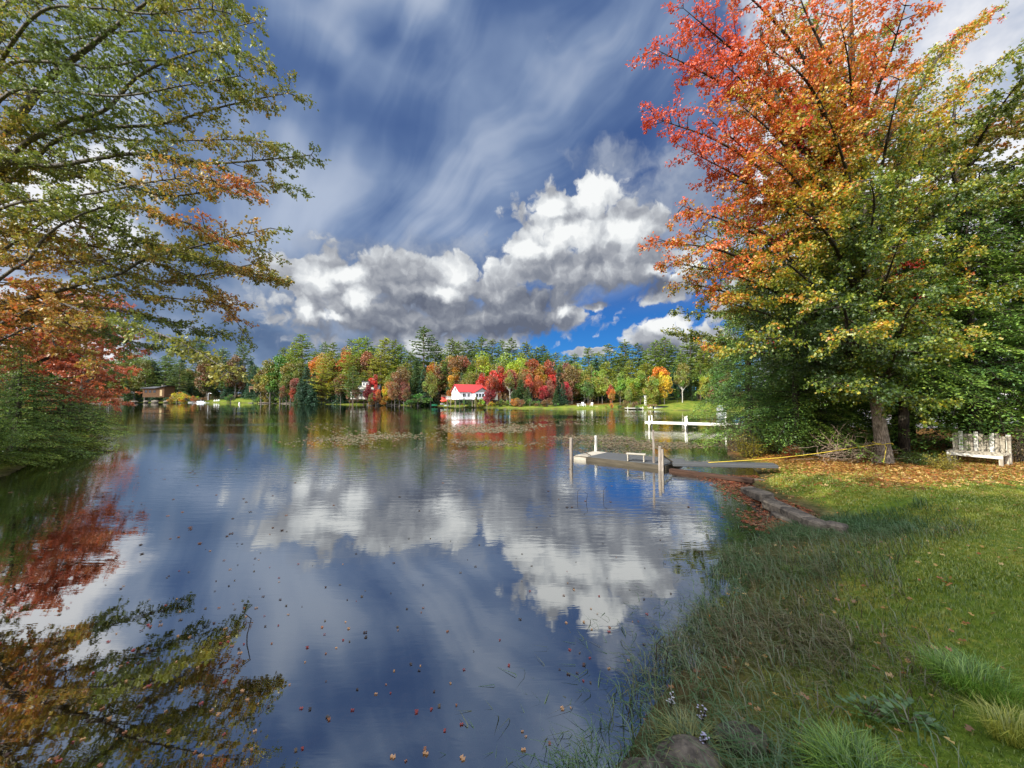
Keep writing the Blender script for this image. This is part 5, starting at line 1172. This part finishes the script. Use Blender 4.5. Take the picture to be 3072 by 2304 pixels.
# second, white dock
B0 = np.array([10.66, 31.4]); B1 = np.array([16.9, 27.9]); bx_ = B1 - B0; LB_ = float(np.linalg.norm(bx_)); o = empty('white_dock', (B0[0], B0[1], 0), math.atan2(bx_[1], bx_[0])); tag(o, 'long narrow white dock on posts beyond the floating dock', 'dock')
MB().box((LB_ / 2, .5, .42), (LB_, 1.0, .16)).build('deck', M_WHITEP, o, bevel=.01)
for x_ in (.35, 3.0, 5.7):
    for y_ in (-.12, 1.12):
        pz = MB().tube([(x_, y_, -.8), (x_, y_, .98)], .045, 8).build('post', M_WHITEP, o, True)
        MB().box((x_, y_ * .88 + .06, .40), (.20, .14, .26)).build('bracket', M_WHITEP, o)
# slatted bench on the lawn
zb = gz(13.6, 11.5); o = empty('slatted_bench', (13.3, 12.0, zb - .13), math.radians(-64.7)); tag(o, 'weathered white slatted bench with tall plank back at the right edge', 'bench')
L_ = 1.10
for i in range(3): MB().box((L_ / 2, .09 + i * .165, .44 + .008 * i), (L_ + .06, .14, .035)).build('seat_slat', M_PLANK, o, bevel=.005)
MB().box((L_ / 2, -.01, .375), (L_, .03, .085)).build('front_rail', M_WHITEP, o, bevel=.004); MB().box((L_ / 2, -.012, .06), (L_, .03, .09)).build('bottom_rail', M_PLANK, o, bevel=.004)
for x_ in (.04, L_ - .04):
    for y_ in (.03, .50): MB().box((x_, y_, .21), (.08, .07, .43)).build('leg', M_PLANK, o, bevel=.004)
for i in range(11): MB().box((.03 + i * .104, .60 + (i % 3) * .004, .40 + .32 + .025 * math.sin(i * 1.9)), (.088, .024, .54 + .05 * math.sin(i * 1.9))).build('back_slat', M_WHITEP if i % 3 == 1 else M_PLANK, o, bevel=.003)
MB().box((L_ / 2, .635, .86), (L_, .03, .08)).build('back_rail', M_PLANK, o); MB().box((L_ / 2, .635, .54), (L_, .03, .08)).build('back_rail', M_PLANK, o)
for x_ in (.01, L_ - .01): MB().box((x_, .57, .48), (.07, .07, .96)).build('back_post', M_PLANK, o)
# yellow rope
M_ROPE = paint('yellow_rope', (214, 190, 70), .7)
tz = gz(11.55, 12.2); P0_ = np.array([6.4, 12.8, .30]); P1_ = np.array([11.3, 12.0, tz + .62])
pts = [P0_ + (P1_ - P0_) * t - np.array([0, 0, .10 * math.sin(math.pi * t)]) for t in np.linspace(0, 1, 18)]
ring = [np.array([11.55 + .235 * math.cos(a), 12.2 + .235 * math.sin(a), tz + .60 + .03 * math.sin(3 * a)]) for a in np.linspace(math.pi, 3.3 * math.pi, 26)]
tail = [ring[-1] + np.array([-.02 - .04 * i, -.10 - .02 * i, -.09 * i]) for i in range(1, 7)]
o = MB().tube([tuple(p) for p in pts + ring + tail], .010, 6).build('mooring_rope', M_ROPE, None, True); tag(o, 'taut yellow rope from the gangway to the maple trunk, knotted round it', 'rope')
# dark edging stones along the bank
EDG = [((748,484),(766,497),'nearest the gangway'), ((767,499),(788,507),'second from the gangway'), ((787,506),(808,518),'third from the gangway'), ((808,517),(826,524),'fourth from the gangway, slightly sunken'), ((824,521),(846,526),'nearest the lawn, mossy'), ((776,512),(800,522),'lying lower in the shallows')]
for i, (a, b, w_) in enumerate(EDG):
    z_ = .20 if i < 5 else .05; A = gp(*a, z_); B = gp(*b, z_); c = (A + B) / 2; L = float(np.linalg.norm(B - A))
    o = MB().ico((0, 0, 0), (1, 1, 1), 1, .0).build('x'); bpy.data.objects.remove(o)
    m = MB(); m.box((0, 0, 0), (L * .97, .30, .20)); o = m.build('edging_stone', P_ROCKD, bevel=.03); o.location = (c[0], c[1], z_ - .09); o.rotation_euler = (R.normal(0, .05), R.normal(0, .04), math.atan2(B[1] - A[1], B[0] - A[0]) + R.normal(0, .04)); tag(o, f'long dark edging stone {w_}', 'stone', 'edging stones along the bank')
for px, py, L, hh, lb in ((690, 757, .22, .13, 'rounded brown boulder at the bottom of the picture'), (655, 764, .13, .08, 'smaller grey rock left of the rounded boulder'), (742, 735, .18, .07, 'flat grey stone half buried in the grass'), (640, 762, .14, .06, 'wet dark stone at the very edge of the water')):
    c = gp(px, py, .12); o = MB().ico((0, 0, 0), (L, L * .75, hh), 3, .05, int(px)).build('bank_rock', P_ROCKD, None, True); o.location = (c[0], c[1], max(gz(c[0], c[1]), 0) + hh * .2); tag(o, lb, 'rock', 'rocks on the near bank')

# ================================================================ grass and leaves
def blades(name, P, Hh, Wd, az_, lean, col, material, parent=None):
    """curved tapering blades: root points P, heights, widths, azimuth and lean"""
    n = len(P); Dh = np.stack([np.cos(az_), np.sin(az_), np.zeros(n)], 1); Sd = np.stack([-np.sin(az_), np.cos(az_), np.zeros(n)], 1)
    up = np.array([0, 0, 1.0]); H_ = Hh[:, None]; l = lean[:, None]; w = Wd[:, None] / 2
    p1 = P + up * H_ * .55 + Dh * H_ * l * .25; p2 = P + up * H_ * (1 - .35 * l) + Dh * H_ * l * .95
    V = np.stack([P - Sd * w, P + Sd * w, p1 + Sd * w * .8, p1 - Sd * w * .8, p2], 1).reshape(-1, 3)
    F = (np.arange(n)[:, None, None] * 5 + np.array([[0, 1, 2], [0, 2, 3], [3, 2, 4]])[None]).reshape(-1, 3)
    me = np_mesh(name, V, F, np.repeat(col, 5, 0)); me.materials.append(material); return link_mesh(name, me, parent)
M_GRASS = leafmat('grass_blade', False, .3)
def scatter(n, x0, x1, y0, y1, cond):
    X = R.uniform(x0, x1, n); Y = R.uniform(y0, y1, n); k = cond(X, Y); X, Y = X[k], Y[k]; d = sdist(X, Y); return X, Y, d
inview = lambda X, Y: (X < 1.42 * Y + .6) & (X > -1.0)
def lawn_grass():
    Ps = []; Hs = []; Ws = []
    for (y0, y1, n, h, w) in ((1.6, 4.2, 190000, .055, .0045), (4.2, 7.5, 190000, .06, .008), (7.5, 14, 150000, .065, .015)):
        X, Y, d = scatter(n, -.2, 20, y0, y1, inview); k = d > np.where(Y < 7.6, .55, .25) + .6 * R.random(len(d)) ; X, Y, d = X[k], Y[k], d[k]
        litter = (Y > 8.9) & (X > 8.5 + R.normal(0, .6, len(X))); keep = ~litter | (R.random(len(X)) < .38); X, Y = X[keep], Y[keep]
        Z = ground_z(X, Y) - .006; P = np.stack([X, Y, Z], 1); tall = .65 + .45 * snoise(P, 1.1, 3).clip(-1, 1.6)
        Ps.append(P); Hs.append(h * R.uniform(.5, 1.4, len(P)) * tall.clip(.35, 1.6)); Ws.append(w * R.uniform(.7, 1.3, len(P)))
    P = np.concatenate(Ps); n = len(P); t = np.clip(.45 + .16 * snoise(P, .7, 4) + .13 * snoise(P, 2.7, 5) + R.normal(0, .17, n), 0, 1)
    col = mixpal(t, [(70, 94, 30), (98, 118, 34), (128, 140, 42), (156, 152, 58), (166, 146, 88)])
    o = blades('lawn_grass', P, np.concatenate(Hs), np.concatenate(Ws), R.uniform(0, 6.28, n), R.uniform(.1, 1.1, n), col, M_GRASS); tag(o, 'short patchy lawn grass in the foreground', 'grass', kind='stuff')
lawn_grass()
def sedge():
    X, Y, d = scatter(230000, -.6, 8.5, 1.4, 9.5, inview); r = R.random(len(d))
    k = ((d > -.10) & (d < 1.25) & (r < .8)) | ((d > -.9) & (d <= -.10) & (r < .34 * np.exp((d + .10) / .30))) | ((d >= 1.25) & (d < 1.8) & (r < .25))
    k &= (Y < 7.9)
    X, Y, d = X[k], Y[k], d[k]; P = np.stack([X, Y, np.maximum(ground_z(X, Y), -.10)], 1); cl = snoise(P, 1.6, 8); kk = R.random(len(P)) < np.clip(.52 + .55 * cl, .22, 1); P, d = P[kk], d[kk]; n = len(P)
    t = np.clip(.45 + .25 * snoise(P, 1.0, 9) + R.normal(0, .16, n), 0, 1); col = mixpal(t, [(44, 76, 44), (66, 100, 58), (84, 112, 66), (100, 106, 70), (92, 78, 56), (134, 128, 88)])
    hh = R.uniform(.07, .26, n) * (1 + .35 * snoise(P, 1.3, 10).clip(-1, 1))
    az_ = math.pi * .95 + R.normal(0, 1.0, n)
    o = blades('sedge', P, hh, R.uniform(.004, .0105, n), az_, R.uniform(.5, 1.7, n), col, M_GRASS); tag(o, 'grey-green sedge and dry weeds fringing the near water edge', 'sedge', kind='stuff')
sedge()
def tuft(px, py, rad, hh, n, pal, label):
    c = gp(px, py, .45); z = gz(c[0], c[1]); rr = rad * .35 * np.sqrt(R.random(n)); a = R.uniform(0, 6.28, n); P = np.stack([rr * np.cos(a), rr * np.sin(a), np.zeros(n) - .01], 1)
    o = blades('grass_tuft', P, hh * R.uniform(.5, 1.15, n), R.uniform(.003, .006, n), a + R.normal(0, .7, n), R.uniform(.3, 1.3, n), mixpal(R.random(n), pal), M_GRASS); o.location = (c[0], c[1], z); tag(o, label, 'grass tuft', 'long grass tufts on the lawn')
GP = [(66, 100, 28), (94, 134, 36), (146, 172, 70)]
tuft(858, 742, .55, .24, 1000, GP, 'largest bright green grass tuft at the bottom of the lawn'); tuft(972, 668, .6, .22, 850, GP, 'bright green grass tuft near the right edge of the lawn'); tuft(795, 545, .3, .13, 500, GP, 'small grass tuft just below the last edging stone')
tuft(1010, 720, .3, .2, 300, [(120, 130, 50), (170, 170, 70)], 'thin yellowish grass tuft at the lower right edge'); tuft(690, 690, .3, .22, 420, [(92, 104, 60), (150, 150, 80)], 'pale arching grass tuft among the waterside weeds'); tuft(700, 762, .25, .24, 350, [(96, 120, 60), (150, 160, 90)], 'thin grass tuft growing over the rounded boulder'); tuft(560, 730, .25, .14, 60, [(90, 112, 80), (120, 140, 100)], 'sparse reed tuft standing out in the shallow water')
def clover(px, py, label):
    c = gp(px, py, .45); n = 60; a = R.uniform(0, 6.28, n); rr = .13 * np.sqrt(R.random(n)); C = np.stack([rr * np.cos(a), rr * np.sin(a), R.uniform(.02, .08, n)], 1)
    o = empty('broadleaf_weed', (c[0], c[1], gz(c[0], c[1]))); me = leaf_mesh('leaves', C, np.stack([np.cos(a), np.sin(a), np.full(n, .3)], 1), np.tile([0, 0, 1.0], (n, 1)) + R.normal(0, .25, (n, 3)), R.uniform(.04, .07, n), R.uniform(.025, .04, n), mixpal(R.random(n), [(60, 92, 44), (88, 122, 60)]), .1); link_mesh('leaves', me, o)
    m = MB(); [m.tube([(0, 0, -.01), tuple(C[i] * [.6, .6, .8]), tuple(C[i])], .0025, 3, False) for i in range(0, n, 3)]; m.build('stem', M_BARK, o); tag(o, label, 'weed')
clover(908, 694, 'dark broad-leaved weed midway between the two big grass tufts'); clover(868, 682, 'grey-green weed just above the largest grass tuft')
# white and lilac asters at the water edge
for i, (px, py, lb) in enumerate([(701, 716, 'lilac aster clump among the weeds above the boulder'), (670, 698, 'white aster clump nearest the open water'), (705, 742, 'small white aster clump beside the rounded boulder')]):
    c = gp(px, py, .18); o = empty('aster_clump', (c[0], c[1], max(gz(c[0], c[1]), 0))); n = 16; a = R.uniform(0, 6.28, n); rr = .035 * np.sqrt(R.random(n)); T_ = np.stack([rr * np.cos(a), rr * np.sin(a), R.uniform(.12, .2, n)], 1)
    m = MB(); [m.tube([(0, 0, 0), tuple(t * [.4, .4, .6]), tuple(t)], .002, 3, False) for t in T_]; m.build('stem', M_DARKBARK, o)
    C = np.repeat(T_, 9, 0); aa = np.tile(np.arange(9) * .698, n); D = np.stack([np.cos(aa), np.sin(aa), np.full(len(aa), .25)], 1); link_mesh('flower', leaf_mesh('flower', C, D, np.tile([0, 0, 1.0], (len(C), 1)), np.full(len(C), .009), np.full(len(C), .0045), mixpal(R.random(len(C)), [(150, 146, 178), (196, 194, 214)] if i != 1 else [(176, 178, 186), (206, 206, 212)]), .05), o); tag(o, lb, 'flowers', 'asters at the water edge')
# leaf litter
def leaves_flat(name, X, Y, Z, size, col, tilt=.35, mt=None, shape='lobed'):
    n = len(X); a = R.uniform(0, 6.28, n); D = np.stack([np.cos(a), np.sin(a), R.normal(0, tilt * .5, n)], 1); N_ = np.array([0, 0, 1.0]) + R.normal(0, tilt, (n, 3))
    return leaf_mesh(name, np.stack([X, Y, Z], 1), D, N_, size, size * .9, col, .12, mt or M_LEAF, shape=shape)
LIT = [(118, 82, 50), (158, 116, 58), (196, 156, 82), (212, 184, 116), (176, 98, 54), (138, 100, 62)]
X, Y, d = scatter(30000, 6.5, 19, 8.6, 13.5, lambda X, Y: (X < 1.42 * Y) & (R.random(len(X)) < .50)); k = (d > .1) & ((X > 8.2) | (R.random(len(X)) < .25)); X, Y = X[k], Y[k]; n = len(X)
fade = np.clip((Y - 8.6) / .8, .05, 1) > R.random(n); X, Y = X[fade], Y[fade]; n = len(X)
o = link_mesh('leaf_litter', leaves_flat('leaf_litter', X, Y, ground_z(X, Y) + .012, R.uniform(.05, .095, n), mixpal(R.random(n), LIT) * R.uniform(.7, 1.2, n)[:, None])); tag(o, 'orange and tan fallen leaves covering the ground under the maples', 'fallen leaves', kind='stuff')
X, Y, d = scatter(9000, .5, 12, 1.8, 9.2, inview); k = (d > .15) & (R.random(len(X)) < .16); X, Y = X[k], Y[k]; n = len(X)
o = link_mesh('scattered_leaves', leaves_flat('scattered_leaves', X, Y, ground_z(X, Y) + .035, R.uniform(.03, .06, n), mixpal(R.random(n), LIT) * .8)); tag(o, 'sparse dry leaves scattered over the foreground lawn', 'fallen leaves', kind='stuff')
# floating leaves: 300 of them one by one, the rest as one
FM = []
for i in range(7):
    c = [(150, 96, 60), (84, 60, 48), (70, 58, 48), (176, 132, 84), (150, 60, 50), (100, 84, 60), (196, 150, 104)][i]
    me = leaf_mesh('floating_leaf', np.array([[-.5, 0, 0.]]), np.array([[1, 0, .03]]), np.array([[.05, .1, 1]]), np.array([1.0]), np.array([.85]), lin(c)[None], .14, M_LEAF, shape='lobed'); FM.append(me)
cand = []
while len(cand) < 360:
    px = R.uniform(0, 760); py = 468 + 300 * R.random() ** 1.7
    if snoise(np.array([[px / 60, py / 40, 0]]), 1.0, 77)[0] < R.normal(.25, .7): continue
    p = gp(px, py, 0)
    if sdist(p[:1], p[1:2])[0] < -.05: cand.append((p[0], p[1], px, py))
for i in range(160):
    px = R.uniform(720, 860); py = R.uniform(508, 620); p = gp(px, py, 0)
    if sdist(p[:1], p[1:2])[0] < -.02: cand.append((p[0], p[1], px, py))
for i in range(60):
    px = R.uniform(-5, 270); py = R.uniform(600, 768); p = gp(px, py, 0); cand.append((p[0], p[1], px, py))
cand.sort(key=lambda c: math.hypot(c[0], c[1]))
for i, (x, y, px, py) in enumerate(cand[:300]):
    dark = R.random() < (.3 if py > 600 else .75); k = int(R.choice([1, 2, 5])) if dark else int(R.choice([0, 3, 4, 6]))
    o = link_mesh('floating_leaf', FM[k]); s = float(R.uniform(.018, .046)); o.scale = (s, s, s); o.location = (x, y, .0045); o.rotation_euler = (0, 0, R.uniform(0, 6.28))
    tag(o, 'small dead leaf floating on the calm lake', 'leaf', 'fallen leaves floating on the lake')
rest = np.array([(c[0], c[1]) for c in cand[300:]]); n = len(rest)
o = link_mesh('leaf_flecks', leaves_flat('leaf_flecks', rest[:, 0], rest[:, 1], np.full(n, .005), R.uniform(.05, .09, n), mixpal(R.random(n), [(60, 52, 44), (96, 70, 52), (140, 96, 66)]), .04)); tag(o, 'many more dark fallen leaves floating further out on the lake', 'fallen leaves', kind='stuff')
# red leaves and debris drifted against the edging
X, Y, d = scatter(26000, 4.5, 8.2, 6.6, 12.2, lambda X, Y: R.random(len(X)) < .4); k = (d < -.03) & (d > -.85 + .25 * R.normal(0, 1, len(d))); X, Y = X[k], Y[k]; n = len(X)
o = link_mesh('drifted_leaves', leaves_flat('drifted_leaves', X, Y, np.full(n, .006), R.uniform(.04, .08, n), mixpal(R.random(n), [(70, 44, 34), (120, 62, 46), (168, 92, 60), (150, 120, 90), (60, 46, 38)]), .07)); tag(o, 'drift of red and brown leaves floating against the edging stones', 'fallen leaves', kind='stuff')
# lily pads
P_ = []
while len(P_) < 5400:
    if R.random() < .5: px, py = R.normal(475, 70), 437 + R.normal(0, 6)
    else: px, py = R.normal(660, 60), 440 + R.normal(0, 11)
    if py < 416 or py > 470 or px > 745: continue
    if snoise(np.array([[px / 26, py / 4, 0]]), 1.0, 5)[0] < R.normal(.35, .3): continue
    p = gp(px, py, 0)
    if sdist(p[:1], p[1:2])[0] < -.3: P_.append((p[0], p[1]))
P_ = np.array(P_); n = len(P_)
o = link_mesh('lily_pads', leaves_flat('lily_pads', P_[:, 0], P_[:, 1], np.full(n, .006), R.uniform(.10, .22, n) * np.clip(np.hypot(P_[:, 0], P_[:, 1]) / 22, .5, 1.5), mixpal(R.random(n), [(108, 106, 84), (140, 134, 106), (152, 124, 100), (108, 114, 78)]), .05, shape='kite')); tag(o, 'patches of small brownish lily pads in the middle of the lake', 'lily pads', kind='stuff')
# bent reed stems by the dock
for i, (x0, y0, lb) in enumerate([(577, 500, 'leftmost bent reed in front of the dock'), (586, 503, 'second bent reed in front of the dock'), (603, 498, 'angled reed in front of the dock'), (246, 640, 'thin bent reed standing alone in the lower left water'), (655, 668, 'upright reed standing off the weedy bank'), (664, 676, 'reed standing between the weeds and open water')]):
    c = gp(x0, y0, 0); o = MB().tube([(0, 0, -.3), (.01, 0, .05), (.02 + .02 * (i % 2), .01, .20), (.10 - .16 * (i % 2), .02, .27)], [.005, .005, .004, .003], 5).build('reed', M_DARKBARK, None, True); o.location = tuple(c); tag(o, lb, 'reed', 'reeds in the water')
